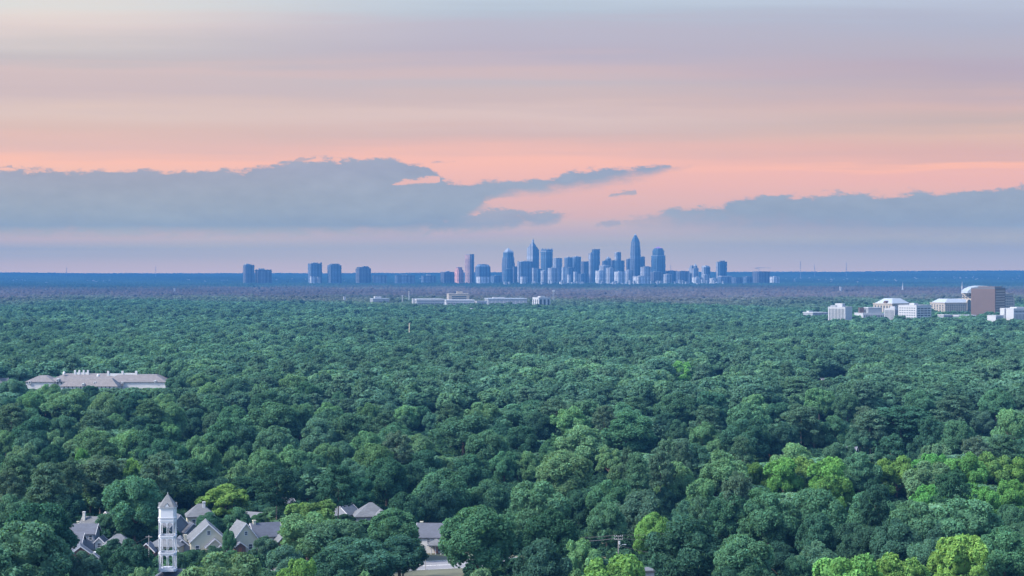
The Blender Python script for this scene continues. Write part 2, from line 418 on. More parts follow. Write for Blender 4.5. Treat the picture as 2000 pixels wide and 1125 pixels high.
def puffs_for(kind, r):
    """leaf masses of a 15 m wide, 20 m high tree: rows of centre, radii, outward axis, brightness"""
    out = []
    if kind in ('oak', 'dense', 'elm', 'maple'):
        if kind == 'oak': nl, cz, rad, Rl = 15, 10.9, (4.8, 4.8, 5.6), (2.2, 3.4)
        elif kind == 'dense': nl, cz, rad, Rl = 15, 10.4, (4.7, 4.7, 6.4), (2.2, 3.0)
        elif kind == 'elm': nl, cz, rad, Rl = 14, 10.6, (4.9, 4.9, 5.8), (1.9, 2.9)
        else: nl, cz, rad, Rl = 15, 10.2, (4.9, 4.9, 6.2), (1.8, 2.8)
        C = np.array([0, 0, cz]); rad = np.array(rad)
        k = np.arange(nl); ph = k * 2.39996 + r.uniform(0, 6); zz = 1 - 1.78 * (k + 0.5) / nl
        D = np.stack([np.sqrt(1 - zz ** 2) * np.cos(ph), np.sqrt(1 - zz ** 2) * np.sin(ph), zz], 1)
        D = unit(D + r.normal(size=D.shape) * 0.17)
        lobes = [(C + D[i] * rad * r.uniform(0.82, 1.1), r.uniform(*Rl), D[i]) for i in range(nl)]
        lobes.append((C + np.array([0, 0, 0.4]), 4.1, np.array([0, 0, 1.0])))
        for c, Rr, d in lobes:
            lb = r.uniform(0.82, 1.18)
            out.append((c, np.array([Rr, Rr, Rr]) * 0.74, unit(d + np.array([0, 0, 0.3])), lb * 0.92))  # inner shell coloured darker, shade of the lobe's inside put into the leaves
            m = int(7 + Rr * 4)
            dd = unit(rdir(r, m) + d * 0.75 + np.array([0, 0, 0.35]))
            for q in dd:
                pr = Rr * r.uniform(0.28, 0.5)
                pc = c + q * (Rr - pr * 0.45)
                zs = 1.0
                if kind == 'maple' and q[2] > -0.1: zs = r.uniform(1.2, 1.75); pr *= 0.85
                if kind == 'elm': pr *= 0.9; zs = r.uniform(0.9, 1.5)
                out.append((pc, np.array([pr, pr, pr * zs]), unit(q + d + np.array([0, 0, 0.5])), lb * r.uniform(0.88, 1.12)))
        return out, lobes
    # pine: flat plates of needles at the ends of level limbs
    lobes = []
    z = 10.0
    while z < 20.0:
        t = (z - 9.0) / 11.0
        reach = 7.0 * (1 - max(0, t - 0.35) ** 1.6 * 1.35) * (0.75 if t < 0.2 else 1)
        for a in np.arange(0, 6.28, 6.28 / r.integers(4, 7)) + r.uniform(0, 6):
            L = max(0.5, reach * r.uniform(0.45, 0.95))
            c = np.array([math.cos(a) * L, math.sin(a) * L, z + r.uniform(-0.5, 0.7) + L * 0.08])
            lb = r.uniform(0.8, 1.15)
            for _ in range(r.integers(4, 7)):
                o = r.normal(size=3) * np.array([1.0, 1.0, 0.35])
                pr = r.uniform(0.8, 1.45)
                out.append((c + o, np.array([pr, pr, pr * 0.55]), np.array([0, 0, 1.0]), lb * r.uniform(0.88, 1.12)))
            lobes.append((c * np.array([0.7, 0.7, 1.0]), 1.0, np.array([0, 0, 1.0])))
        z += r.uniform(1.0, 1.5)
    return out, lobes

def card_cloud(r, puffs, ncards, size, kind, fuzz, jit=1.0):
    vol = np.array([p[1][0] * p[1][2] for p in puffs]); cnt = np.maximum(3, (ncards * vol / vol.sum()).astype(int))
    Cn = np.repeat(np.array([p[0] for p in puffs]), cnt, 0); Rd = np.repeat(np.array([p[1] for p in puffs]), cnt, 0)
    Ax = np.repeat(np.array([p[2] for p in puffs]), cnt, 0); Br = np.repeat(np.array([p[3] for p in puffs]), cnt)
    N = len(Cn)
    d = unit(rdir(r, N) + Ax * 0.55)
    rad = r.uniform(0.78, 1.08, N) + np.abs(r.normal(size=N)) * fuzz
    pos = Cn + d * Rd * rad[:, None]
    nrm = unit(d + r.normal(size=(N, 3)) * jit * (0.42 if kind != 'elm' else 0.6))
    if kind == 'pine': nrm = unit(nrm * np.array([0.8, 0.8, 1]) + np.array([0, 0, 0.3]))
    t = unit(np.cross(nrm, rdir(r, N))); b = np.cross(nrm, t)
    s = size * r.uniform(0.6, 1.35, N)
    asp = r.uniform(0.7, 1.5, N)
    quad = []
    for (u, v) in ((-1, -0.35), (0.35, -1), (1, 0.3), (-0.3, 1)):
        ju = r.uniform(0.6, 1.25, N); jv = r.uniform(0.6, 1.25, N)
        quad.append(pos + t * (u * s * 0.6 * asp * ju)[:, None] + b * (v * s * 0.6 / asp * jv)[:, None] - nrm * (s * r.uniform(-0.05, 0.3, N))[:, None])
    v = np.stack(quad, 1).reshape(-1, 3)
    f = np.arange(N * 4).reshape(-1, 4)
    bri = Br * (1 + jit * r.uniform(-0.28, 0.28, N))
    hue = r.normal(size=N) * 0.07 * jit
    col = np.stack([bri * (1 + hue), bri, bri * (1 - hue * 0.5), np.ones(N)], 1)
    return v, f, col

def ico(level):
    import bmesh
    bm = bmesh.new(); bmesh.ops.create_icosphere(bm, subdivisions=level, radius=1.0)
    v = np.array([x.co[:] for x in bm.verts]); f = np.array([[q.index for q in x.verts] for x in bm.faces]); bm.free()
    return v, f
ICO1 = ico(1); ICO2 = ico(2)

def make_mesh(name, chunks, mats):
    """chunks: (verts, faces, colours, material index)"""
    V, FL, FS, CO, MI = [], [], [], [], []; base = 0
    for v, f, c, mi in chunks:
        V.append(v); FL.append((f + base).ravel()); FS.append(np.full(len(f), f.shape[1])); CO.append(c); MI.append(np.full(len(f), mi)); base += len(v)
    V = np.concatenate(V); FL = np.concatenate(FL); FS = np.concatenate(FS); CO = np.concatenate(CO); MI = np.concatenate(MI)
    me = bpy.data.meshes.new(name)
    me.vertices.add(len(V)); me.vertices.foreach_set('co', V.astype(np.float32).ravel())
    me.loops.add(len(FL)); me.loops.foreach_set('vertex_index', FL.astype(np.int32))
    me.polygons.add(len(FS)); st = np.concatenate([[0], np.cumsum(FS)[:-1]])
    me.polygons.foreach_set('loop_start', st.astype(np.int32))
    me.polygons.foreach_set('material_index', MI.astype(np.int32))
    at = me.attributes.new('clump', 'FLOAT_COLOR', 'FACE'); at.data.foreach_set('color', CO.astype(np.float32).ravel())
    for m in mats: me.materials.append(m)
    me.update(calc_edges=True); me.validate()
    return me

def trunk_chunk(kind, r, k=7):
    mb = MB()
    if kind == 'pine':
        mb.tube([(0, 0, -0.3), (0.05, 0, 6), (-0.05, 0.1, 12), (0, 0, 19)], [0.32, 0.25, 0.15, 0.05], k)
        for a in range(9):
            z = 9.5 + a * 1.0; t = a * 2.4; L = 4.6 - a * 0.3
            mb.tube([(0, 0, z), (math.cos(t) * L, math.sin(t) * L, z + 0.6)], [0.06, 0.03], 4)
    else:
        mb.tube([(0, 0, -0.3), (0, 0, 0.6), (0.1, 0, 4.5), (0, 0.1, 9), (0.1, 0, 14)], [0.62, 0.46, 0.38, 0.26, 0.1], k)
        for a in range(7):
            z = 4.2 + a * 0.9; t = a * 2.4 + 0.5; L = 4.4 - a * 0.25
            mb.tube([(0.08, 0, z), (math.cos(t) * L * 0.5, math.sin(t) * L * 0.5, z + 2.0), (math.cos(t) * L, math.sin(t) * L, z + 3.6)], [0.2, 0.13, 0.05], 4)
    return mb

def crown_chunks(kind, seed, ncards, size, fuzz=None, core=ICO1, jit=1.0):
    r = np.random.default_rng(seed)
    puffs, lobes = puffs_for(kind, r)
    fz = {'oak': 0.07, 'dense': 0.04, 'elm': 0.22, 'maple': 0.12, 'pine': 0.16}[kind] if fuzz is None else fuzz
    v, f, c = card_cloud(r, puffs, ncards, size, kind, fz, jit)
    ch = [(v, f, c, 0)]
    if kind != 'pine':
        for lc, Rr, d in lobes:                       # dense inner leaf mass behind the outer sprays
            cv, cf = core
            vv = cv * Rr * 0.6 * (1 + 0.12 * r.normal(size=(len(cv), 1))) + lc
            ch.append((vv, cf, np.tile(np.array([1.0, 1.0, 1.0, 1.0]), (len(cf), 1)), 0))
    return ch

KINDS = {'o': 'oak', 'd': 'dense', 't': 'elm', 'm': 'maple', 'p': 'pine'}
NEAR = {}
for ki, (k, nv) in enumerate((('oak', 5), ('dense', 3), ('elm', 3), ('maple', 4), ('pine', 4))):
    NEAR[k] = []
    for s in range(nv):
        nc = {'oak': 17000, 'dense': 16000, 'elm': 17000, 'maple': 16000, 'pine': 13000}[k]
        cm = make_mesh('crown', crown_chunks(k, 100 * ki + s, nc, {'oak': 0.44, 'dense': 0.42, 'elm': 0.38, 'maple': 0.43, 'pine': 0.44}[k], core=ICO2), [LEAF])
        tm = trunk_chunk(k, None).mesh('trunk', PINEBARK if k == 'pine' else BARK)
        zt = max(vv.co.z for vv in cm.vertices); xs = [vv.co.x for vv in cm.vertices]; yspan = [vv.co.y for vv in cm.vertices]
        wd = 0.5 * (np.percentile(xs, 99.3) - np.percentile(xs, 0.7) + np.percentile(yspan, 99.3) - np.percentile(yspan, 0.7))
        NEAR[k].append((cm, tm, zt, wd))

TINT = {'D': (0.034, 0.086, 0.058), 'G': (0.054, 0.126, 0.074), 'L': (0.090, 0.184, 0.092), 'Y': (0.100, 0.205, 0.058), 'B': (0.066, 0.146, 0.098), 'R': (0.060, 0.116, 0.074)}
CNAME = {'D': 'dark green', 'G': 'mid green', 'L': 'light green', 'Y': 'yellow-green', 'B': 'grey-green', 'R': 'brownish olive'}
KNAME = {'o': ('oak_tree', 'oak'), 'd': ('dense_tree', 'dense tree'), 't': ('elm_tree', 'feathery elm'), 'm': ('maple_tree', 'maple'), 'p': ('pine_tree', 'pine')}

# crowns read off the photograph: centre column, top row, width, kind, colour [, distance]
T = '''50,1016,165,o,G;78,980,128,o,D;25,964,95,o,G;15,940,50,o,D;15,913,58,p,R;30,886,62,p,R;90,903,72,p,R;130,893,60,p,R;195,888,100,p,R;130,953,62,o,D
262,927,110,o,G;258,893,48,m,Y;310,880,72,p,R;375,893,88,d,D;420,930,52,d,D;475,898,62,m,L;440,945,86,m,Y,668;405,1000,52,o,G,628;464,990,54,o,G,630;148,1005,38,o,G,650
205,1003,46,o,G,632;290,1008,44,m,L,624;262,1014,54,o,D,621;448,1018,34,o,D,632;318,1030,30,d,D,622;255,1037,30,o,G,630;252,1052,78,o,D;165,1075,66,o,B;207,1074,26,d,D;275,1105,52,m,L,490;350,1076,30,t,B,545;380,1073,36,d,D,560;437,1076,142,o,L
415,1066,50,o,D,555;525,971,54,o,D,680;530,990,46,o,G,650;515,1046,48,t,B,575;610,974,102,m,Y,610;600,1000,112,o,L,575;585,1087,78,m,Y,470;555,1060,70,t,B,545;650,1012,112,o,G,560;770,990,102,o,G,585
700,1050,150,o,D,520;640,1075,104,o,D,500;780,1045,112,o,D,545;787,1071,56,t,B,548;710,1112,42,m,L,470;520,1110,72,o,G,490;515,873,60,o,L;570,868,60,m,L;635,866,62,o,L;690,893,62,t,B
730,865,78,o,L;755,891,86,o,D;805,905,62,o,D;830,876,68,d,D;870,888,46,m,L;920,886,74,o,D;860,915,102,o,G;955,935,74,o,G;920,951,52,o,G;850,945,82,o,D
985,880,52,o,G;935,985,146,o,G;540,905,80,p,D;600,905,62,o,D;660,905,80,p,D;700,930,62,d,D;790,960,72,o,D;940,1109,62,o,L,470;600,880,62,o,G;480,930,60,p,D,720
1050,938,112,o,G;1075,993,118,o,D;1060,1051,115,o,D;1130,957,56,o,D;1135,1052,78,m,L;1200,1080,142,m,Y;1010,883,46,o,G;1030,880,52,o,L;1100,881,108,o,L;1190,870,50,m,L
1195,935,82,o,G;1255,955,88,o,G;1185,980,78,o,G;1220,900,62,o,L;1265,923,52,o,B;1290,874,56,p,R;1245,882,46,p,R;1315,900,78,o,L;1355,865,72,d,D;1415,878,86,t,L
1440,919,62,p,R;1330,924,52,o,G;1370,932,60,m,L;1365,967,46,p,R;1340,975,62,t,B;1425,960,84,o,G;1275,1000,74,o,Y;1335,1003,146,o,D;1450,1045,104,o,G;1300,950,42,o,D
1500,960,116,o,G;1592,952,124,o,G;1700,959,92,o,G;1475,900,58,m,Y;1530,890,74,m,Y;1570,891,66,m,Y;1620,889,84,m,Y;1680,882,82,o,G;1715,896,54,m,Y;1752,888,74,m,Y
1815,899,84,o,L;1820,883,72,m,Y;1880,883,82,m,Y;1940,880,78,m,Y;1985,890,68,m,Y;1625,924,82,m,Y;1710,935,62,p,D;1810,945,62,m,Y;1860,915,72,p,D;1915,942,78,m,Y
1855,955,42,m,Y;1970,935,74,m,Y;1550,864,86,o,L;1640,863,60,o,G;1830,864,62,m,L;1790,977,112,o,G;1750,1012,102,o,D;1890,972,142,o,G;1980,985,64,o,G;1525,1057,68,d,D
1595,1055,78,t,B;1655,1075,132,m,Y;1757,1080,112,m,Y;1810,1050,72,t,B;1880,1041,112,m,Y;1962,1027,112,o,G;1995,1018,72,o,G;1600,1000,90,o,D;1680,1020,80,o,D;1500,1112,40,o,G
1560,1085,60,o,D;1420,1105,70,o,D;1850,1020,80,o,D
63,762,60,t,L;130,757,86,t,L;95,749,50,o,L;175,752,42,d,D;205,765,60,o,L;25,739,60,o,B;20,775,52,d,D;22,786,62,p,R;57,796,66,o,G;65,813,80,d,D
125,810,56,o,G;185,799,62,p,R;185,813,40,o,L;225,806,46,o,L;290,797,52,o,G;265,767,52,d,D;290,778,50,p,R;320,768,50,o,L;330,784,72,o,L;335,798,46,o,B
375,796,52,d,D;410,770,66,o,G;370,765,46,p,R;410,745,52,o,L;455,738,60,o,D;345,735,50,d,G;390,728,60,o,L;420,803,46,o,G;455,790,62,o,G;450,815,92,o,G
475,826,70,d,D;330,824,46,m,L;270,811,52,d,D;300,826,60,p,D;60,832,62,t,B;10,840,40,o,L;100,840,52,m,L;185,833,72,t,L;195,848,62,p,R;245,834,76,t,L
310,857,72,d,D;345,862,50,o,G;380,848,32,t,L;410,844,34,t,L;440,850,42,t,L;400,865,62,m,L;460,870,52,o,L;45,864,68,m,L;105,867,52,o,D;165,874,38,m,Y
140,858,42,o,L;525,760,70,o,G;535,785,102,o,G;540,830,78,o,B;600,747,50,t,G;575,728,62,t,L;600,744,56,o,G;662,763,36,o,G;645,797,74,o,G;620,815,72,o,B
690,805,82,o,G;640,785,60,o,L;715,841,62,o,L;770,824,72,o,G;790,809,32,d,G;820,792,42,d,D;840,804,32,o,B;775,840,62,p,R;815,846,76,o,L;905,803,104,t,G
950,839,78,o,G;975,825,60,o,D;940,785,72,o,L;880,785,52,p,R;760,786,42,o,B;795,790,46,o,L;755,800,50,p,R;720,786,50,o,L;665,860,62,o,B;1135,829,108,o,L
1110,792,74,m,L;1055,803,62,o,D;1020,830,74,d,D;1075,858,52,o,G;1145,778,62,p,R;1180,790,42,p,R;1230,802,114,o,G;1300,805,52,d,D;1320,765,82,o,G;1385,763,78,d,D
1380,790,62,p,R;1325,818,46,o,G;1375,823,62,m,L;1305,853,52,p,R;1335,855,36,p,R;1400,857,34,o,L;1450,850,46,p,R;1460,816,92,o,D;1460,785,82,o,G;1475,769,62,o,L
1332,704,44,m,Y;1225,869,28,p,R;1628,810,58,d,G;1680,832,54,t,B;1760,790,130,p,D,905;446,1034,30,o,G,590;505,1002,40,o,G,648;675,1003,40,d,D,648;222,1052,34,o,D,586;1700,800,62,p,R;1815,812,46,p,D;1865,770,78,p,R;1795,760,62,o,G;1945,757,66,o,G
1870,820,72,o,G;1855,823,42,m,L;1905,849,58,p,R;1960,847,66,p,R;1975,796,74,m,L;1920,800,42,t,B;1565,787,72,p,R;1520,785,52,d,D;1530,823,68,o,D;1590,826,42,t,L
1690,792,46,p,R;1600,757,56,o,L;1560,734,78,p,R;1655,766,52,o,G;1740,845,60,p,D;1795,850,50,o,D'''
HAND = []
for row in T.replace('\n', ';').split(';'):
    p = row.split(',')
    if len(p) >= 5: HAND.append((float(p[0]), float(p[1]), float(p[2]), p[3], p[4], float(p[5]) if len(p) > 5 else None))

def solve(px, py, wpx, k, Y):
    """distance, height and width of a tree whose top shows at row py"""
    if Y is None:
        H = 18.0
        for _ in range(12):
            Yd = (CAMZ - H) * F / (py - HY); W = wpx * Yd / F
            H = {'p': 24.0}.get(k, min(22.0, max(6.0, 0.95 * W + 5.0)))
        Y = (CAMZ - H) * F / (py - HY)
    H = max(4.0, Z_at(py, Y))
    return Y, H, wpx * Y / F
# ------------------------------------------------------------------ houses
WALL = {'cream': surf_mat('cream_siding', (0.277, 0.264, 0.211), 0.8, 0.08, 0.3), 'white': surf_mat('white_siding', (0.304, 0.304, 0.310), 0.7, 0.07, 0.3),
        'grey': surf_mat('grey_siding', (0.132, 0.145, 0.172), 0.8, 0.1, 0.3), 'brick': surf_mat('dark_brick', (0.106, 0.066, 0.059), 0.9, 0.25, 1.5), 'tan': surf_mat('tan_stucco', (0.238, 0.211, 0.185), 0.85, 0.1, 0.3)}
TRIM = surf_mat('white_trim', (0.343, 0.343, 0.363), 0.6, 0.05, 0.5)
ROOF = {'slate': shingle_mat('blue_grey_shingles', (0.039, 0.045, 0.063)), 'grey': shingle_mat('weathered_shingles', (0.063, 0.068, 0.077)), 'dark': shingle_mat('dark_shingles', (0.026, 0.032, 0.050)), 'tan': shingle_mat('tan_shingles', (0.092, 0.082, 0.082))}
GLASS = surf_mat('window_glass', (0.03, 0.04, 0.05), 0.12, 0.2, 0.4, spec=0.6)
DOOR = surf_mat('painted_door', (0.18, 0.07, 0.05), 0.6, 0.1, 0.5)
HOUSE_BOX = []      # (X, Y, radius, px0, px1, top row)

def ext(mb, prof, b0, b1, swap, mi=0):
    """profile in (across, up) pulled along the ridge"""
    f = (lambda a, b, z: (b, a, z)) if swap else (lambda a, b, z: (a, b, z))
    k = len(prof)
    for i in range(k):
        j = (i + 1) % k
        mb.poly([f(prof[i][0], b0, prof[i][1]), f(prof[j][0], b0, prof[j][1]), f(prof[j][0], b1, prof[j][1]), f(prof[i][0], b1, prof[i][1])], mi)
    mb.poly([f(a, b0, z) for a, z in prof], mi); mb.poly([f(a, b1, z) for a, z in reversed(prof)], mi)

def gable(root, w, d, he, hr, ridge, wall, roof, at=(0, 0), z0=0.0, names=('wall', 'roof'), trim=True):
    swap = ridge == 'x'; A, B = (d, w) if swap else (w, d); ov = 0.45
    wl = MB(); ext(wl, [(-A / 2, z0), (A / 2, z0), (A / 2, he), (0, hr), (-A / 2, he)], -B / 2, B / 2, swap)
    wl.build(names[0], WALL[wall], root, (at[0], at[1], 0))
    sl = (hr - he) / (A / 2); ze = he - ov * sl; rf = MB()
    for s in (1, -1): ext(rf, [(0, hr + 0.03), (s * (A / 2 + ov), ze + 0.03), (s * (A / 2 + ov), ze + 0.22), (0, hr + 0.24)], -B / 2 - ov, B / 2 + ov, swap)
    ro = rf.build(names[1], ROOF[roof], root, (at[0], at[1], 0))
    if trim:
        for e in (-1, 1):
            tb = MB(); b0 = e * (B / 2 + ov + 0.01); b1 = e * (B / 2 + ov + 0.09)
            for s in (1, -1): ext(tb, [(0, hr + 0.27), (s * (A / 2 + ov + 0.06), ze + 0.25), (s * (A / 2 + ov + 0.06), ze - 0.12), (0, hr - 0.1)], b0, b1, swap)
            tb.build('gable_trim', TRIM, ro)
    return ro

def hip(root, w, d, he, hr, wall, roof, at=(0, 0), rl=None, z0=0.0, names=('wall', 'roof')):
    wl = MB(); wl.box(-w / 2, w / 2, -d / 2, d / 2, z0, he); wl.build(names[0], WALL[wall], root, (at[0], at[1], 0))
    ov = 0.5; a, b = w / 2 + ov, d / 2 + ov; ze = he + 0.02; r2 = (rl if rl is not None else max(0.0, w - d)) / 2; rf = MB()
    L, Rr = (-r2, 0, hr), (r2, 0, hr); c = [(-a, -b), (a, -b), (a, b), (-a, b)]
    lo = [(x, y, ze) for x, y in c]; hi = [(x, y, ze + 0.2) for x, y in c]
    rf.poly([hi[0], hi[1], Rr, L]); rf.poly([hi[2], hi[3], L, Rr]); rf.poly([hi[1], hi[2], Rr]); rf.poly([hi[3], hi[0], L])
    for i in range(4): rf.poly([lo[i], lo[(i + 1) % 4], hi[(i + 1) % 4], hi[i]])
    rf.poly(list(reversed(lo)))
    return rf.build(names[1], ROOF[roof], root, (at[0], at[1], 0))

WIN = {}
def window(root, x, y, z, w=1.0, h=1.5, rz=0.0):
    """framed window centred at x, z on the wall plane y (facing -y before rz)"""
    k = (w, h)
    if k not in WIN:
        f = MB(); t = 0.12
        f.box(-w / 2 - t, -w / 2, -0.08, 0.06, -h / 2 - t, h / 2 + t); f.box(w / 2, w / 2 + t, -0.08, 0.06, -h / 2 - t, h / 2 + t)
        f.box(-w / 2, w / 2, -0.08, 0.06, h / 2, h / 2 + t); f.box(-w / 2, w / 2, -0.1, 0.06, -h / 2 - t, -h / 2); f.box(-w / 2, w / 2, -0.05, 0.03, -0.04, 0.04)
        p = MB(); p.box(-w / 2, w / 2, -0.03, 0.02, -h / 2, -0.04); p.box(-w / 2, w / 2, -0.03, 0.02, 0.04, h / 2)
        WIN[k] = (f.mesh('window', TRIM), p.mesh('pane', GLASS))
    fo = bpy.data.objects.new('window', WIN[k][0]); COL.objects.link(fo); fo.parent = root; fo.location = (x, y - 0.05, z); fo.rotation_euler.z = rz
    po = bpy.data.objects.new('pane', WIN[k][1]); COL.objects.link(po); po.parent = fo
def chimney(root, x, y, z0, z1, s=0.8, mat=None):
    c = MB(); c.box(x - s / 2, x + s / 2, y - s / 2, y + s / 2, z0, z1 - 0.25); c.box(x - s / 2 - 0.1, x + s / 2 + 0.1, y - s / 2 - 0.1, y + s / 2 + 0.1, z1 - 0.25, z1)
    return c.build('chimney', mat or WALL['cream'], root)
def door(root, x, y, h=2.1, w=1.0):
    d = MB(); d.box(x - w / 2, x + w / 2, y - 0.08, y, 0.05, h); do = d.build('door', DOOR, root)
    k = MB(); k.box(x + w * 0.3, x + w * 0.36, y - 0.14, y - 0.08, 1.0, 1.12); k.build('handle', TRIM, do)
def house(name, px, Y, rz, label, rad, px0, px1, top, cat='house'):
    r = empty(name, (X_at(px, Y), Y, 0), R(rz), label, cat, 'houses among the trees')
    HOUSE_BOX.append((X_at(px, Y), Y, rad, px0, px1, top)); return r

# two cream gabled houses right of the tower
h = house('gabled_house', 404, 604, 13, 'cream house with big street-facing gable, smaller gables nested in it, right of the bell tower', 9, 370, 443, 1024)
gable(h, 10.8, 13, 3.9, 8.9, 'y', 'cream', 'grey'); gable(h, 5.2, 3.2, 2.6, 4.9, 'y', 'cream', 'slate', (1.6, -8.12), names=('porch_wall', 'porch_roof')); gable(h, 2.8, 1.6, 1.8, 3.2, 'y', 'brick', 'slate', (3.1, -10.6), names=('entry_wall', 'entry_roof'))
gable(h, 4.6, 9, 2.2, 4.2, 'y', 'grey', 'slate', (-7.75, 0.5), names=('side_wing_wall', 'side_wing_roof')); chimney(h, -6.6, -1.0, 2.4, 5.4)
window(h, 0, -6.5, 6.4, 0.9, 1.1); window(h, -3.4, -6.5, 1.9); window(h, 4.7, -6.5, 1.9, 0.8, 1.4); door(h, 3.1, -11.42)
h = house('gabled_house', 486, 606, 24, 'cream house with steep front gable and blue-grey side wing with a chimney', 9, 448, 524, 1024)
gable(h, 7.4, 9, 4.2, 8.9, 'y', 'cream', 'grey', (-2.6, -1)); gable(h, 8.6, 8, 4.4, 7.9, 'x', 'cream', 'slate', (5.4, 1.2), names=('side_wing_wall', 'side_wing_roof')); chimney(h, 1.9, 1.0, 6.5, 9.0)
window(h, -2.6, -5.5, 6.0, 0.8, 1.0); window(h, -4.2, -5.5, 1.9); window(h, -1.2, -5.5, 1.9); window(h, 5.2, -2.8, 1.9, 1.4, 1.4)
g2 = gable(h, 3.4, 2.0, 2.3, 3.6, 'y', 'brick', 'slate', (-5.0, -6.55), names=('porch_wall', 'porch_roof')); door(h, -5.0, -7.57)
h = house('hip_roof_house', 390, 652, 12, 'pale house with grey hip roof and white chimney, behind the nested-gable house', 7, 368, 408, 990)
hip(h, 8.6, 8, 4.9, 8.9, 'cream', 'grey', rl=1.5); chimney(h, 1.2, -1.2, 7.2, 9.6, 0.9, WALL['white']); window(h, -2.2, -4, 3.4); window(h, 1.2, -4, 3.4)
h = house('gabled_house', 497, 664, -30, 'house showing one steep grey roof slope behind the yellow-green maple', 7, 480, 510, 998)
gable(h, 6, 7, 2.6, 4.5, 'x', 'cream', 'grey'); window(h, 0, -3.5, 1.6)
h = house('gabled_house', 344, 640, 25, 'grey house with white-trimmed double gables peeking out behind the bell tower', 7, 330, 360, 1003)
gable(h, 6.4, 9, 3.4, 7.0, 'y', 'grey', 'slate'); gable(h, 5, 4, 2.0, 4.6, 'y', 'grey', 'slate', (3.2, -6.52), names=('porch_wall', 'porch_roof')); window(h, -1.4, -4.5, 2.4)
h = house('hip_roof_house', 326, 598, -6, 'single-storey house with broad grey hip roof, straddled by the bell tower', 9, 288, 360, 1044)
hip(h, 9.6, 9, 2.7, 5.6, 'cream', 'grey', rl=1.6); gable(h, 4.4, 3.6, 2.0, 4.2, 'y', 'brick', 'slate', (-4.0, -6.32), names=('front_wing_wall', 'front_wing_roof')); window(h, -4.0, -8.13, 1.2, 1.1, 1.1); window(h, 3.2, -4.5, 1.5); chimney(h, 1.6, 1.5, 4, 6)
h = house('hip_roof_house', 231, 602, 8, 'low white house under a wide pale hip roof, left of the bell tower', 7, 200, 260, 1043)
hip(h, 8.2, 8, 2.1, 5.6, 'white', 'grey', rl=1.2); window(h, -2.2, -4, 1.2, 1.3, 1.1); window(h, 1.6, -4, 1.2, 1.0, 1.1)
h = house('two_storey_house', 160, 612, 0, 'grey two-storey house with stepped blue-grey roofs at the woodland edge', 9, 140, 190, 1027)
gable(h, 7.4, 8, 4.8, 7.2, 'x', 'grey', 'slate', (0.8, 0)); gable(h, 5.4, 6, 3.0, 5.2, 'x', 'grey', 'slate', (-1.0, -7.02), names=('front_wing_wall', 'front_wing_roof')); gable(h, 2.6, 5, 2.3, 3.6, 'y', 'white', 'slate', (6.0, -1.5), names=('side_wing_wall', 'side_wing_roof'))
window(h, 3.4, -4, 3.6, 0.9, 1.4); window(h, 6.0, -4, 1.3, 1.0, 1.2); chimney(h, -1.5, 1, 6, 8, 0.7)
h = house('carport_house', 163, 574, 14, 'low house with long dark roof and open white-trimmed carport gable', 8, 133, 196, 1064)
gable(h, 9.0, 7, 2.4, 5.8, 'y', 'brick', 'slate', (-1.0, 2), trim=True)
cp = gable(h, 4.0, 4.5, 2.3, 3.9, 'y', 'white', 'slate', (2.8, -4.0), z0=2.2, names=('carport_beam', 'carport_roof'))
for sx in (0.95, 4.65):
    pm = MB(); pm.box(sx - 0.12, sx + 0.12, -6.1, -5.86, 0, 2.2); pm.build('carport_post', TRIM, h)
chimney(h, -4.2, 3.2, 3.0, 5.6, 0.7, WALL['white']); window(h, -3.4, -1.5, 1.4)
h = house('gabled_house', 179, 652, -8, 'small pale house with tall white chimney beside a grey roof, behind the stepped-roof house', 6, 165, 192, 1000)
gable(h, 5.4, 6, 2.4, 4.5, 'x', 'white', 'grey'); chimney(h, -2.2, -1.4, 2.8, 6.4, 0.8, WALL['white']); window(h, 0.9, -3, 1.9, 0.6, 0.7)
h = house('gabled_house', 228, 662, 35, 'house half buried in trees with pale roof slope and bright white window', 7, 211, 250, 1003)
gable(h, 7.5, 8, 2.6, 5.2, 'x', 'brick', 'grey'); window(h, 2.6, -4, 1.4, 1.3, 1.4); window(h, -1.6, -4, 1.4)
h = house('gabled_house', 553, 704, 30, 'house showing only a thin grey roof edge between two trees', 6, 545, 562, 982)
gable(h, 6.5, 7, 2.2, 4.8, 'x', 'grey', 'grey'); window(h, 0, -3.5, 1.4)
h = house('gabled_house', 664, 676, -24, 'house with falling grey roof slope and brick chimney left of the wide hip roof', 8, 652, 688, 983)
gable(h, 10.5, 8, 3.0, 7.6, 'y', 'grey', 'grey'); chimney(h, 0.6, 1.0, 6.4, 8.4, 0.9, WALL['brick']); window(h, 0, -4, 4)
h = house('hip_roof_house', 724, 672, 10, 'house under a broad pale grey hip roof with stepped gable in front of dark trees', 9, 690, 758, 986)
hip(h, 11, 10, 2.6, 7.0, 'grey', 'grey', rl=1.0); gable(h, 4.4, 3.4, 2.5, 4.9, 'y', 'grey', 'grey', (2.6, -6.72), names=('front_wing_wall', 'front_wing_roof')); window(h, -2.5, -5, 1.3, 1.2, 1.2)
h = house('porch_house', 846, 604, -4, 'two-storey pale house with columned porch beside the road', 8, 824, 872, 1026)
gable(h, 9.0, 8, 4.9, 8.4, 'x', 'white', 'slate'); hip(h, 4.2, 3.2, 2.6, 4.6, 'white', 'grey', (1.6, -5.62), rl=0.4, z0=2.3, names=('porch_beam', 'porch_roof'))
for sx in (0.1, 1.5, 3.1):
    pm = MB(); pm.tube([(sx, -6.9, 0), (sx, -6.9, 2.3)], 0.13, 8); pm.build('porch_column', TRIM, h)
window(h, -1.0, -4, 3.7, 0.8, 1.1); window(h, 2.4, -4, 1.4); window(h, -2.8, -4, 1.4); door(h, 1.4, -4.0); chimney(h, -3.6, 0.5, 7, 9, 0.8)
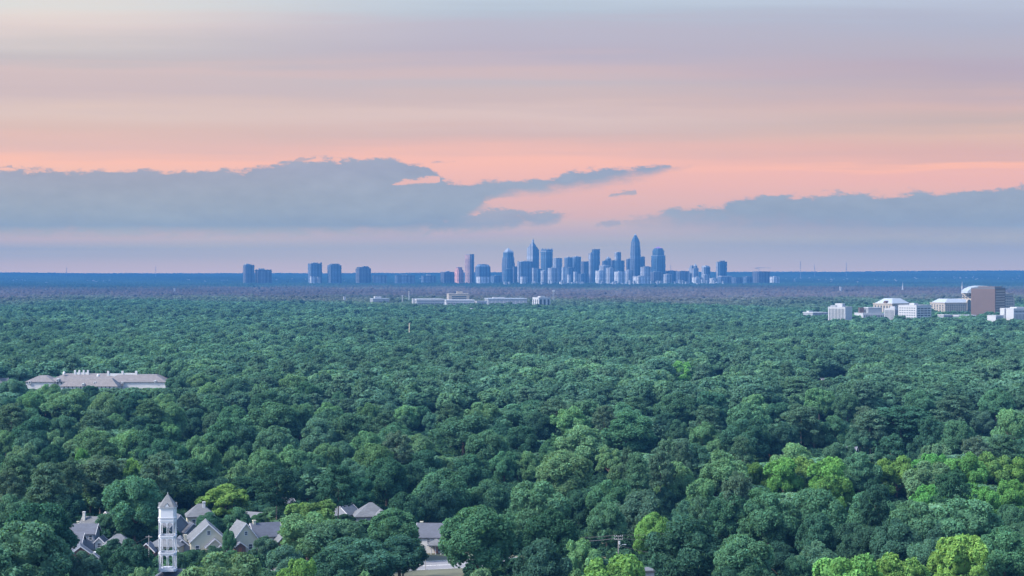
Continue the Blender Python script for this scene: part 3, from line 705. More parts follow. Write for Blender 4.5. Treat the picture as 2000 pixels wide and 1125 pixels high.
h = house('brick_house', 549, 608, 32, 'brick house mostly hidden behind the foliage left of the bright maple', 7, 538, 562, 1040)
gable(h, 6, 8, 3.0, 5.8, 'y', 'brick', 'grey'); window(h, 0, -4, 1.6)
h = house('gabled_house', 1660, 880, -28, 'lone grey roof poking out of the trees beside the tall bare-trunked pine', 9, 1648, 1674, 868)
gable(h, 6, 6, 4.2, 7.4, 'x', 'grey', 'slate'); window(h, 0, -3, 2)
h = house('flat_roof_building', 1252, 538, 10, 'small flat-roofed white building at the foot of the pale round maple', 6, 1238, 1268, 1108)
wl = MB(); wl.box(-3, 3, -3, 3, 0, 4.0); wl.build('wall', WALL['white'], h); wl = MB(); wl.box(-3.3, 3.3, -3.3, 3.3, 4.0, 4.5); wl.build('roof', ROOF['grey'], h); window(h, 0, -3, 2.2, 1.2, 1.3); door(h, 2.0, -3)

# hall under the tower
h = house('tower_hall', 333, 530, 6, 'dark blue-grey hipped hall carrying the white bell tower', 8, 308, 362, 1112, 'hall')
hip(h, 10.5, 10, 3.0, 5.75, 'white', 'dark', (1.2, 0), rl=5.4); window(h, -2, -5, 1.6); window(h, 3.5, -5, 1.6)

# ------------------------------------------------------------------ bell tower
TY = 527.0
tw = empty('bell_tower', (X_at(327, TY), TY, 0), R(4), 'tall open white bell tower with arched tiers and grey pointed spire', 'tower')
HOUSE_BOX.append((X_at(327, TY), TY, 4, 308, 346, 962))
zt = lambda py: Z_at(py, TY)
WHT = surf_mat('white_paint', (0.297, 0.304, 0.337), 0.55, 0.06, 0.5)
ha, hc = 2.22, 1.66                # half width, half width of the main faces
OCT = [(-hc, -ha), (hc, -ha), (ha, -hc), (ha, hc), (hc, ha), (-hc, ha), (-ha, hc), (-ha, -hc)]
def arcade(mb, p0, p1, z0, z1, nop, th=0.16, post=0.16, top=0.42):
    """a facet between two corners with nop round-headed openings"""
    a = Vector((*p0, 0)); d = Vector((*p1, 0)) - a; L = d.length; d.normalize(); nr = Vector((d.y, -d.x, 0))
    def P(u, z, o): q = a + d * u + nr * o; return (q.x, q.y, z)
    def slab(prof):
        k = len(prof)
        mb.poly([P(u, z, 0) for u, z in prof]); mb.poly([P(u, z, -th) for u, z in reversed(prof)])
        for i in range(k):
            j = (i + 1) % k; mb.poly([P(*prof[i], 0), P(*prof[i], -th), P(*prof[j], -th), P(*prof[j], 0)])
    ow = (L - post * (nop + 1)) / nop; zc = z1 - top - ow / 2
    for i in range(nop + 1): slab([(i * (ow + post), z0), (i * (ow + post) + post, z0), (i * (ow + post) + post, z1), (i * (ow + post), z1)])
    for i in range(nop):
        u0 = post + i * (ow + post); um = u0 + ow / 2; rr = ow / 2; K = 8
        for s in range(K):
            t0 = math.pi * (1 - s / K); t1 = math.pi * (1 - (s + 1) / K)
            slab([(um + rr * math.cos(t0), zc + rr * math.sin(t0)), (um + rr * math.cos(t1), zc + rr * math.sin(t1)), (um + rr * math.cos(t1), z1), (um + rr * math.cos(t0), z1)])
def ring(scale, z0, z1, hollow=0.0):
    mb = MB(); O = [(x * scale, y * scale) for x, y in OCT]
    if not hollow: mb.prism(O, z0, z1); return mb
    I = [(x * hollow, y * hollow) for x, y in OCT]
    for i in range(8):
        j = (i + 1) % 8
        mb.poly([(*O[i], z0), (*O[j], z0), (*O[j], z1), (*O[i], z1)]); mb.poly([(*I[j], z0), (*I[i], z0), (*I[i], z1), (*I[j], z1)])
        mb.poly([(*O[i], z1), (*O[j], z1), (*I[j], z1), (*I[i], z1)]); mb.poly([(*O[j], z0), (*O[i], z0), (*I[i], z0), (*I[j], z0)])
    return mb
lv = [(1110, 1081), (1076, 1048), (1043, 1017)]
bm_ = ring(1.04, 5.75, zt(1110)); bm_.build('base_platform', WHT, tw)
for i, (b, t) in enumerate(lv):
    for k in range(8):
        mb = MB(); arcade(mb, OCT[k], OCT[(k + 1) % 8], zt(b), zt(t), 2 if k % 2 == 0 else 1, post=0.17 if k % 2 == 0 else 0.13, top=0.3)
        mb.build('arched_panel', WHT, tw)
    ring(1.045, zt(t), zt(t) + (0.4 if i < 2 else 0.45), 0.86).build('cornice', WHT, tw)
ring(0.985, zt(1017) + 0.45, zt(991)).build('belfry', WHT, tw)
ring(1.08, zt(1011) , zt(1011) + 0.16).build('cornice', WHT, tw)
ring(1.1, zt(991), zt(991) + 0.22).build('eave', WHT, tw)
SPI = ROOF['grey']
sp_ = MB(); ze = zt(991) + 0.22
sp_.cone([(x * 1.12, y * 1.12) for x, y in OCT], ze, (0, 0, zt(964)))
spire = sp_.build('spire', SPI, tw)
fb = MB(); fb.tube([(0, 0, zt(964) - 0.2), (0, 0, zt(961.5))], [0.09, 0.03], 6); fb.build('finial', WHT, spire)
for k in range(4):
    a = k * math.pi / 2; cs, sn = math.cos(a), math.sin(a)
    def rot(p): return (p[0] * cs - p[1] * sn, p[0] * sn + p[1] * cs, p[2])
    wd, dp, hz = 0.78, 2.36, 1.0
    dm = MB(); dm.poly([rot((-wd, -dp, ze)), rot((wd, -dp, ze)), rot((0, -dp, ze + hz))]); dm.poly([rot((-wd, -dp + 0.1, ze)), rot((0, -dp + 0.1, ze + hz)), rot((wd, -dp + 0.1, ze))])
    do = dm.build('dormer', WHT, tw)
    dr = MB()
    for s in (1, -1): dr.poly([rot((s * (wd + 0.2), -dp - 0.07, ze - 0.2)), rot((0, -dp - 0.07, ze + hz + 0.12)), rot((0, -1.35, ze + hz + 0.12)), rot((s * (wd + 0.2), -2.0, ze - 0.2))])
    dr.build('dormer_roof', SPI, do)
# ladder-like stair floor inside the base
fl = MB(); fl.box(-1.2, 1.2, -1.2, 1.2, zt(1110) + 0.02, zt(1110) + 0.35); fl.build('bell_stand', WHT, tw)

# ------------------------------------------------------------------ street things
POLE = surf_mat('weathered_pole', (0.17, 0.16, 0.155), 0.95, 0.2, 1.0); GALV = surf_mat('galvanised_steel', (0.42, 0.43, 0.45), 0.45, 0.1, 1.0, 0.6); WIRE = surf_mat('cable', (0.05, 0.05, 0.055), 0.7, 0.1, 1.0)
UY = 560.0; uz = Z_at(1046, UY)
up_ = empty('utility_pole', (X_at(1208, UY), UY, 0), 0, 'weathered utility pole with double crossarms above the pale round maple', 'utility pole')
pm = MB(); pm.tube([(0, 0, -0.3), (0, 0, uz)], [0.16, 0.1], 8); pm.build('pole', POLE, up_)
for zz, hw in ((uz - 0.35, 1.25), (uz - 1.25, 1.2)):
    am = MB(); am.box(-hw, hw, -0.2, -0.08, zz, zz + 0.16); ao = am.build('crossarm', POLE, up_)
    for q in (-1, -0.45, 0.45, 1):
        im = MB(); im.tube([(hw * 0.93 * q, -0.14, zz + 0.16), (hw * 0.93 * q, -0.14, zz + 0.42)], [0.07, 0.09], 6); im.build('insulator', GALV, ao)
for q in (-1, 1):
    im = MB(); im.box(q * 1.12 - 0.05, q * 1.12 + 0.05, -0.18, -0.1, uz - 1.1, uz - 0.35); im.build('brace', POLE, up_)
tm_ = MB(); tm_.tube([(0.3, -0.3, uz - 2.5), (0.3, -0.3, uz - 1.6)], 0.25, 10); tm_.build('transformer', GALV, up_)
lm = MB(); lm.tube([(0.1, 0, uz - 3.6), (0.5, -0.1, uz - 3.0), (1.1, -0.2, uz - 2.6), (1.7, -0.25, uz - 2.55)], 0.06, 6); lo_ = lm.build('lamp_arm', GALV, up_)
lm = MB(); lm.box(1.6, 2.2, -0.4, -0.1, uz - 2.66, uz - 2.5); lm.build('lamp_head', GALV, lo_)
pY = 548.0
def slim_pole(name, px, Y, top, label, cat, rad=0.09, arm=False):
    e = empty(name, (X_at(px, Y), Y, 0), 0, label, cat); H = Z_at(top, Y)
    m_ = MB(); m_.tube([(0, 0, -0.2), (0, 0, H)], [rad * 1.25, rad * 0.8], 8); m_.build('pole', POLE, e)
    if arm:
        m_ = MB(); m_.box(-0.9, 0.9, -0.15, -0.05, H - 0.5, H - 0.36); m_.build('crossarm', POLE, e)
    else:
        m_ = MB(); m_.tube([(0, 0, H - 0.02), (0, 0, H + 0.1)], [rad, rad * 0.5], 8); m_.build('cap', GALV, e)
    return H
tH = slim_pole('utility_pole', 290, 545, 1046, 'thin grey utility pole just left of the bell tower', 'utility pole', 0.13, True)
slim_pole('lamp_post', 831, 566, 1088, 'thin bare post standing at the roadside before the porch house', 'post', 0.08)
slim_pole('sign_post', 821, 580, 1084, 'short post with small sign at the kerb by the porch house', 'post', 0.05)
def cable(a, b, sag, label, r=0.028):
    a, b = Vector(a), Vector(b); mb = MB(); pts = []
    for i in range(15):
        t = i / 14; p = a.lerp(b, t); pts.append((p.x, p.y, p.z - sag * 4 * t * (1 - t)))
    mb.tube(pts, r, 5); o = mb.build('power_line', WIRE); tag(o, label, 'cable', 'overhead cables'); return o
ux = X_at(1208, UY)
def uend(px, py, Y): return (X_at(px, Y), Y, Z_at(py, Y))
cable((ux - 1.1, UY - 0.14, uz + 0.1), uend(1060, 1048, 575), 0.5, 'upper cable running left from the outer end of the crossarm')
cable((ux - 0.5, UY - 0.14, uz + 0.1), uend(1060, 1050, 577), 0.6, 'second cable running left from the top crossarm')
cable((ux - 1.1, UY - 0.14, uz - 0.85), uend(1060, 1056, 575), 0.6, 'thicker cable running left from the lower crossarm', 0.05)
cable((ux - 0.5, UY - 0.14, uz - 0.85), uend(1060, 1057, 577), 0.6, 'thinner cable running left from the lower crossarm')
cable((ux + 0.5, UY - 0.14, uz + 0.1), uend(1345, 1036, 545), 0.5, 'upper cable running right from the top crossarm into the dark oak')
cable((ux + 1.1, UY - 0.14, uz - 0.85), uend(1345, 1050, 545), 0.6, 'cable running right from the lower crossarm into the dark oak')
cable((ux, UY - 0.1, uz - 2.8), uend(1345, 1090, 540), 0.5, 'low cable dropping right from the pole below the street lamp')
cable((X_at(290, 545), 545, tH - 0.3), uend(205, 1082, 575), 0.5, 'cable sloping down from the thin pole to the carport house')

def car(px, Y, rz, col, label):
    e = empty('parked_car', (X_at(px, Y), Y, 0.02), R(rz), label, 'car')
    pm = surf_mat('car_paint', col, 0.3, 0.04, 0.5, spec=0.6)
    b = MB(); prof = [(-2.2, 0.35), (2.2, 0.35), (2.25, 0.75), (1.2, 0.92), (-2.1, 0.95), (-2.25, 0.7)]
    ext(b, prof, -0.88, 0.88, False); b.build('body', pm, e)
    c = MB(); ext(c, [(-1.7, 0.95), (0.95, 0.93), (0.35, 1.42), (-1.2, 1.44)], -0.78, 0.78, False); co = c.build('cabin', GLASS, e)
    t = MB(); t.box(-1.15, 0.3, -0.74, 0.74, 1.44, 1.5); t.build('car_roof', pm, e)
    for sx in (-1.4, 1.4):
        for sy in (-0.9, 0.9):
            wm = MB(); wm.tube([(sx, sy - 0.1, 0.33), (sx, sy + 0.1, 0.33)], 0.33, 12); wm.build('wheel', WIRE, e)
car(189, 592, 25, (0.7, 0.72, 0.74), 'white car parked beside the carport house')
# ------------------------------------------------------------------ offices and the far city
CLEAR = []     # (X, Y, radius) kept free of woodland
def fm(name, wall, glass, **kw): return facade_mat(name, wall, glass, **kw)
GLS = {
 'blue': fm('blue_curtain_glass', (0.035, 0.06, 0.09), (0.015, 0.035, 0.06), du=1.8, dv=3.9, fu=0.85, fv=0.7, rough=0.15),
 'steel': fm('steel_blue_facade', (0.05, 0.07, 0.10), (0.04, 0.06, 0.09), du=3.4, dv=3.9, fu=0.6, fv=0.55, rough=0.2),
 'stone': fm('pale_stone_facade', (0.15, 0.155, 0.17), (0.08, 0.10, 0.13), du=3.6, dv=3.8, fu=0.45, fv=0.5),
 'white': fm('white_concrete_facade', (0.185, 0.19, 0.205), (0.22, 0.24, 0.28), du=4.4, dv=3.6, fu=0.5, fv=0.4),
 'rose': fm('salmon_facade', (0.30, 0.15, 0.12), (0.20, 0.10, 0.09), du=3.4, dv=3.6, fu=0.45, fv=0.5),
 'dark': fm('dark_tower_facade', (0.06, 0.065, 0.08), (0.02, 0.025, 0.035), du=3.0, dv=3.8, fu=0.6, fv=0.6),
 'mirror': fm('mirror_glass', (0.22, 0.12, 0.09), (0.12, 0.09, 0.09), du=2.4, dv=3.6, fu=0.8, fv=0.7, rough=0.08),  # orange of the reflected sunset put into the base colour
 'granite': fm('granite_facade', (0.06, 0.07, 0.09), (0.03, 0.045, 0.07), du=3.1, dv=3.9, fu=0.55, fv=1.0, rough=0.25),
}
PLAIN = {'white': surf_mat('white_roofing', (0.220, 0.226, 0.244), 0.7, 0.08, 0.05), 'dark': surf_mat('dark_roof_plant', (0.053, 0.062, 0.079), 0.7, 0.15, 0.05), 'steel': surf_mat('steel_cladding', (0.134, 0.148, 0.169), 0.45, 0.1, 0.05),
         'beige': surf_mat('beige_precast', (0.190, 0.168, 0.149), 0.8, 0.08, 0.05), 'brown': surf_mat('brown_granite', (0.062, 0.042, 0.039), 0.6, 0.12, 0.06), 'slate': surf_mat('pale_metal_roof', (0.176, 0.197, 0.225), 0.55, 0.1, 0.04), 'glass': surf_mat('office_glass', (0.026, 0.040, 0.053), 0.15, 0.2, 0.05, spec=0.6)}
CY = 10900.0
class Tower:
    """a building given by the photo columns it spans; fl is the share of its width taken by the left face"""
    def __init__(s, name, x0, x1, label, fl=0.4, Y=CY, cat='skyscraper', group='towers of the far skyline', depth=1.0):
        s.Y, s.x0, s.x1 = Y, x0, x1; th = math.atan2(fl, max(1 - fl, 1e-3)); s.w = (x1 - x0) / F * Y
        s.s = s.w / (math.sin(th) + math.cos(th)); s.th = th; s.d = depth
        s.root = empty(name, (X_at((x0 + x1) / 2, Y), Y, 0), 0, label, cat, group); s.n = 0
        CLEAR.append((X_at((x0 + x1) / 2, Y), Y, s.w * 0.75 + 12))
    def foot(s, k=1.0, dx=0.0, dy=0.0, kx=1.0):
        h = s.s / 2 * k; c, q = math.cos(-s.th), math.sin(-s.th)
        # left face turned to the viewer: rotate clockwise seen from above
        P = [(-h * kx, -h), (h * kx, -h), (h * kx, h), (-h * kx, h)]
        c, q = math.cos(s.th), math.sin(s.th)
        return [(x * c - y * q + dx, x * q + y * c + dy) for x, y in P]
    def z(s, py): return Z_at(py, s.Y)
    def box(s, part, mat, yb, yt, k=1.0, k1=None, dx=0.0, kx=1.0):
        mb = MB(); z0 = 0 if yb is None else s.z(yb)
        mb.prism(s.foot(k, dx / F * s.Y, 0, kx), z0, s.z(yt), 0, True, True, s.foot(k1, dx / F * s.Y, 0, kx) if k1 else None)
        o = mb.build(part, mat, s.root); s.n += 1; return o
    def pyr(s, part, mat, yb, yt, k=1.0, dx=0.0):
        mb = MB(); d = dx / F * s.Y; mb.cone(s.foot(k, d), s.z(yb), (d, 0, s.z(yt))); return mb.build(part, mat, s.root)
    def mast(s, yb, yt, dx=0.0, r=1.2):
        mb = MB(); d = dx / F * s.Y; mb.tube([(d, 0, s.z(yb)), (d, 0, s.z(yt))], [r, r * 0.5], 6); return mb.build('mast', PLAIN['steel'], s.root)
def simple(name, x0, x1, yt, mat, label, fl=0.35, Y=CY, roof='dark', pent=0.45, ph=2.0, cat='office block', group='lower blocks of the far skyline', dx=0.0):
    t = Tower(name, x0, x1, label, fl, Y, cat, group)
    t.box('shaft', GLS[mat], None, yt); t.box('parapet', PLAIN[roof], yt + 0.0, yt - 0.5, 1.015)
    if pent: t.box('roof_plant', PLAIN['steel' if roof == 'dark' else roof], yt - 0.4, yt - 0.4 - ph, pent, dx=dx)
    return t
# --- the skyline, left to right
simple('office_tower', 474, 497.5, 518, 'dark', 'dark blue slab tower at the left end of the skyline, taller of a touching pair', 0.3, 10400, pent=0.6, ph=2.2, dx=-2)
simple('office_block', 497, 532, 527, 'dark', 'lower dark block attached to the right of the leftmost slab tower', 0.25, 10420, pent=0.35, ph=2.4, dx=-4)
t = simple('office_tower', 601, 629, 515, 'steel', 'square blue tower with raised right corner, first of two alike left of centre', 0.3, 10500, pent=0.5, ph=1.6); t.box('corner_fin', PLAIN['dark'], 553, 512.5, 0.13, dx=12.2)
simple('apartment_block', 605, 618, 540, 'white', 'small pale block at the foot of the square blue tower', 0.3, 10300, pent=0); simple('apartment_block', 619, 627, 541, 'stone', 'narrow pale block under the right corner of the square blue tower', 0.3, 10300, pent=0)
t = Tower('office_tower', 639, 667.5, 'square blue tower with notched top corners, second of two alike left of centre', 0.3, 10500); t.box('shaft', GLS['steel'], None, 518); t.box('upper_storeys', GLS['steel'], 518, 515.8, 0.75); t.box('roof_plant', PLAIN['dark'], 515.8, 515, 0.6)
t = Tower('office_block', 694, 725, 'dark blue block with rounded stepped shoulders between the paired towers and the salmon block', 0.3, 10500, 'office block'); t.box('shaft', GLS['dark'], None, 524); t.box('upper_storeys', GLS['dark'], 524, 521.5, 0.82); t.box('roof_plant', PLAIN['dark'], 521.5, 520, 0.4, dx=4)
simple('office_block', 726, 756, 538, 'steel', 'long low grey block right of the stepped-shoulder block', 0.15, 10480, pent=0)
simple('office_block', 770, 811, 538, 'steel', 'low grey block with ragged roof midway to the salmon block', 0.15, 10600, pent=0.3, ph=1.4)
simple('office_block', 822, 852, 539, 'steel', 'low grey block a little left of the dark cube before the salmon block', 0.2, 10900, pent=0.3, ph=3)
simple('office_block', 860, 888, 531.5, 'dark', 'low dark cube just left of the salmon block', 0.3, 10900, pent=0.3, ph=1.5)
t = Tower('apartment_block', 888, 905, 'salmon pink block with stepped top, left of the mirror-glass tower', 0.45, 10800, 'apartment block'); t.box('shaft', GLS['rose'], None, 527); t.box('upper_storeys', GLS['rose'], 527, 522.5, 0.72); t.box('parapet', PLAIN['dark'], 522.5, 522, 0.7)
t = Tower('mirror_tower', 908, 926, 'slim mirror-glass tower glowing orange with the sunset', 0.5, 10700); t.box('shaft', GLS['mirror'], None, 497.5); t.box('dark_side', GLS['dark'], None, 496.5, 0.55, dx=4.1); t.box('parapet', PLAIN['steel'], 497.5, 496.8, 0.9)  # reflected sunset and the shaded side are both in the facade colours
t = Tower('office_block', 928, 958, 'broad blue block with sloping shoulders right of the mirror-glass tower', 0.3, 10800, 'office block'); t.box('shaft', GLS['steel'], None, 521); t.box('upper_storeys', GLS['steel'], 521, 516.5, 0.95, 0.68); t.box('roof_plant', PLAIN['dark'], 516.5, 515.8, 0.5)
simple('apartment_block', 930, 957, 541, 'white', 'low white block at the foot of the sloping-shouldered block', 0.3, 10500, pent=0, roof='white')
t = Tower('pyramid_tower', 980, 1005.5, 'stepped tower under a pale glass pyramid at the left of the main cluster', 0.42, 10900)
t.box('shaft', GLS['granite'], None, 513, 1.0); t.box('middle_storeys', GLS['granite'], 513, 503, 0.92); t.box('upper_storeys', GLS['blue'], 503, 493, 0.8); t.box('shoulder', PLAIN['steel'], 493, 490, 0.8, 0.6); t.pyr('pyramid_roof', PLAIN['slate'], 490, 484, 0.6); t.mast(485, 482.5, 0, 0.8)
simple('office_block', 984, 1002, 526, 'blue', 'blue glass block standing in front of the pyramid-topped tower', 0.3, 10500, pent=0.4, ph=1.0)
simple('office_block', 1001, 1012, 521, 'dark', 'narrow dark block wedged right of the pyramid-topped tower', 0.3, 10750, pent=0)
t = simple('broad_office_slab', 1010, 1041, 511, 'steel', 'broad blue slab with sunlit left edge and white roof rim', 0.26, 10700, roof='white', pent=0.6, ph=1.0); t.box('sunlit_corner', GLS['stone'], None, 512, 0.3, dx=-10.2)  # sunlit left edge put in as a paler facade
t = Tower('slanted_tower', 1029, 1053, 'tall tower with sharply slanted blade top and pale left face', 0.48, 11100)
P = t.foot(); 
def ctr(a, b, k): return (a[0] * (1 - k) + b[0] * k, a[1] * (1 - k) + b[1] * k)
# four corners: left, front, right, back - heights fall from the centre ridge to right and left
fr, rt, bk, lf = P[0], P[1], P[2], P[3]
mb = MB(); z0 = 0; zf, zr_, zl, zb = t.z(471), t.z(489), t.z(486), t.z(474)
bot = [(*p, z0) for p in (fr, rt, bk, lf)]; tp = [(*fr, zf), (*rt, zr_), (*bk, zb), (*lf, zl)]
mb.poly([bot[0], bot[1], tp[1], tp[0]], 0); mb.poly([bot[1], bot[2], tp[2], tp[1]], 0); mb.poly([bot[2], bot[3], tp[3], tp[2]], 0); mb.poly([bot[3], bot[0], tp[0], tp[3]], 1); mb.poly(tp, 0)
mb.build('shaft', [GLS['blue'], GLS['stone']], t.root)  # left face takes the paler facade: its sunlight is in the colour
sf = MB(); a = t.foot(0.16, -0.3 / F * t.Y); sf.prism(a, t.z(478), t.z(468)); sf.build('blade_fin', PLAIN['white'], t.root); t.mast(469, 464.5, -0.3, 1.3)
sf = MB(); sf.box(-1.2, 1.2, -1.2, 1.2, t.z(466.5), t.z(465.3)); sf.build('beacon', PLAIN['dark'], t.root)
t = Tower('crown_tower', 1056, 1079.5, 'square blue tower with pale crenellated crown, right of the blade-topped tower', 0.45, 11000); t.box('shaft', GLS['blue'], None, 492); t.box('crown_band', PLAIN['steel'], 492, 490.5, 1.01); t.box('crown_storeys', GLS['steel'], 490.5, 487.5, 0.98)
for q, dx in enumerate((-9.0, -3.5, 3.5, 9.0)): t.box('crown_pier', PLAIN['steel'], 487.5, 485.6, 0.2, dx=dx)
simple('office_tower', 1080, 1098, 505, 'stone', 'plain pale grey block right of the crown-topped tower', 0.3, 11300, pent=0.7, ph=0.8)
simple('apartment_tower', 1102, 1118.5, 503, 'steel', 'left one of two joined blue apartment towers with white roof rims', 0.35, 10850, roof='white', pent=0.3, ph=1.4)
simple('apartment_tower', 1117, 1134.5, 502, 'steel', 'right one of two joined blue apartment towers with white roof rims', 0.35, 10900, roof='white', pent=0.4, ph=1.2)
simple('office_block', 1135, 1152, 511, 'dark', 'low flat dark block filling the gap before the slim pale tower', 0.3, 11300, pent=0)
t = simple('slim_tower', 1149.5, 1158, 496, 'stone', 'very slim pale tower leaning on the flat-topped dark tower', 0.5, 10900, pent=0.5, ph=2.5)
t = simple('flat_top_tower', 1156, 1171.5, 487.5, 'blue', 'tall plain blue tower with flat dark cap in mid skyline', 0.2, 11000, pent=0); t.box('cap', PLAIN['dark'], 489, 486.6, 1.02)
simple('office_tower', 1176, 1187, 510, 'steel', 'stubby blue block left of the small domed tower', 0.3, 11300, pent=0.5, ph=1.2)
t = Tower('domed_tower', 1180, 1196, 'small tower with steep peaked dome in mid skyline', 0.45, 11400); t.box('shaft', GLS['granite'], None, 509); t.box('shoulder', GLS['granite'], 509, 505, 0.8, 0.62); t.pyr('peaked_dome', PLAIN['steel'], 505, 500.5, 0.62)
simple('office_tower', 1193, 1203, 509, 'dark', 'dark block wedged between the domed tower and the two-part tower', 0.3, 11100, pent=0)
t = Tower('two_part_tower', 1200, 1213, 'narrow tower with sunlit left face rising from a wider blue base', 0.48, 11150); t.box('shaft', GLS['steel'], None, 493); t.box('sunlit_side', GLS['stone'], None, 492.8, 0.55, dx=-3.0); t.box('parapet', PLAIN['white'], 493, 492.3, 0.95)  # sun on the left face painted as a paler facade
simple('office_block', 1201, 1219.5, 509, 'blue', 'wide blue block standing before the two-part tower', 0.25, 10900, pent=0)
simple('office_tower', 1223, 1234, 506.5, 'granite', 'small granite tower just left of the tallest pointed tower', 0.4, 11200, pent=0.6, ph=1.5)
t = Tower('pointed_tower', 1230, 1252, 'tallest tower of the skyline, stepped granite shaft tapering to a pointed crown', 0.4, 11000)
t.box('shaft', GLS['granite'], None, 505, 1.0); t.box('middle_storeys', GLS['granite'], 505, 484, 0.93, 0.88); t.box('upper_storeys', GLS['granite'], 484, 472, 0.84, 0.76); t.box('crown_lower', GLS['blue'], 472, 466, 0.72, 0.52); t.box('crown_upper', GLS['blue'], 466, 459.5, 0.5, 0.2); t.pyr('crown_tip', PLAIN['slate'], 459.5, 456, 0.19)
for dx in (-3.2, 3.4): t.box('pilaster', PLAIN['steel'], 545, 486, 0.1, dx=dx)
simple('office_tower', 1249, 1259.5, 502, 'blue', 'blue tower touching the right side of the tallest pointed tower', 0.3, 11150, pent=0.5, ph=1.0)
t = Tower('lit_crown_tower', 1272, 1299.5, 'broad blue tower with stepped crown lit purple on top', 0.4, 10950)
t.box('shaft', GLS['blue'], None, 500, 1.0); t.box('shoulder', PLAIN['steel'], 500, 499, 1.015); t.box('upper_storeys', GLS['blue'], 499, 489, 0.84, 0.8); t.box('crown', GLS['blue'], 489, 485, 0.74, 0.6)
lmz, lnt, lout = new_mat('purple_crown_lights'); le = lnt.nodes.new('ShaderNodeEmission'); le.inputs[0].default_value = (0.75, 0.45, 1.0, 1); le.inputs[1].default_value = 0.22; lnt.links.new(le.outputs[0], lout.inputs[0])
t.pyr('lit_crown', lmz, 485, 481, 0.58); t.mast(482, 479.8, 0, 0.9)
bl = MB(); bl.box(-8, 8, -62, -58, t.z(541), t.z(536)); bl.build('podium', PLAIN['white'], t.root)
simple('office_block', 1251, 1272.5, 521.5, 'stone', 'pale block between the tallest tower and the lit-crown tower', 0.3, 10700, pent=0.5, ph=1.0)
simple('office_block', 1270, 1295, 531.5, 'dark', 'dark low block standing in front of the lit-crown tower', 0.25, 10400, pent=0.5, ph=1.2)
simple('office_block', 1299, 1322, 529.5, 'steel', 'low block right behind the foot of the lit-crown tower', 0.3, 11000, pent=0.4, ph=1.0)
simple('office_block', 1321, 1346, 530, 'granite', 'dark low block left of the gable-peaked pale tower', 0.25, 10700, pent=0.3, ph=1.0)
t = Tower('peaked_tower', 1345, 1364.5, 'pale tower with rounded peaked top, first of three alone at the right', 0.45, 10900); t.box('shaft', GLS['stone'], None, 524); t.box('left_shoulder', GLS['stone'], 524, 518.5, 0.42, 0.34, dx=-4.0); t.box('right_shoulder', GLS['stone'], 524, 519, 0.5, 0.34, dx=3.2); t.pyr('peak', PLAIN['slate'], 519, 514.5, 0.34, dx=3.2)
t = Tower('striped_tower', 1370, 1387, 'pale striped tower with rounded shoulders, second of three alone at the right', 0.45, 10900); t.box('shaft', GLS['granite'], None, 522); t.box('sunlit_side', GLS['stone'], None, 522, 0.55, dx=-3.8); t.box('shoulder', PLAIN['steel'], 522, 519, 0.96, 0.72)  # paler left facade carries the sunlit side in its colour
t = Tower('antenna_tower', 1399, 1419.5, 'dark tower crowded with roof gear, last of three alone at the right', 0.3, 10900); t.box('shaft', GLS['blue'], None, 512); t.box('sunlit_side', GLS['stone'], None, 512, 0.4, dx=-6.2); t.box('parapet', PLAIN['dark'], 512.5, 511, 1.02); t.box('roof_plant', PLAIN['dark'], 511, 509.3, 0.5, dx=1); t.mast(509.3, 507.3, -0.5, 1.6); t.mast(510, 508.2, 2.5, 1.2)  # left side coloured paler, as lit by the sun
simple('office_block', 1402, 1430, 540, 'steel', 'wide low pale-roofed block under the tower with roof gear', 0.2, 10400, roof='white', pent=0.8, ph=0.8)
simple('office_block', 1429, 1451, 542, 'granite', 'low dark block right of the wide pale-roofed block', 0.3, 10350, pent=0)
t = simple('office_block', 1470, 1503, 530.5, 'dark', 'dark construction block with a tower crane above it', 0.25, 10700, pent=0)
c_ = empty('tower_crane', (X_at(1482, 10650), 10650, 0), 0, 'tower crane standing over the dark construction block', 'crane')
m_ = MB(); zz = Z_at(523.5, 10650); m_.box(-1.1, 1.1, -1.1, 1.1, 0, zz + 5); m_.build('mast', PLAIN['steel'], c_); m_ = MB(); m_.box(-18, 62, -0.9, 0.9, zz, zz + 2.2); m_.build('jib', PLAIN['steel'], c_); m_ = MB(); m_.box(-17, -10, -1.5, 1.5, zz - 4, zz); m_.build('counterweight', PLAIN['dark'], c_)
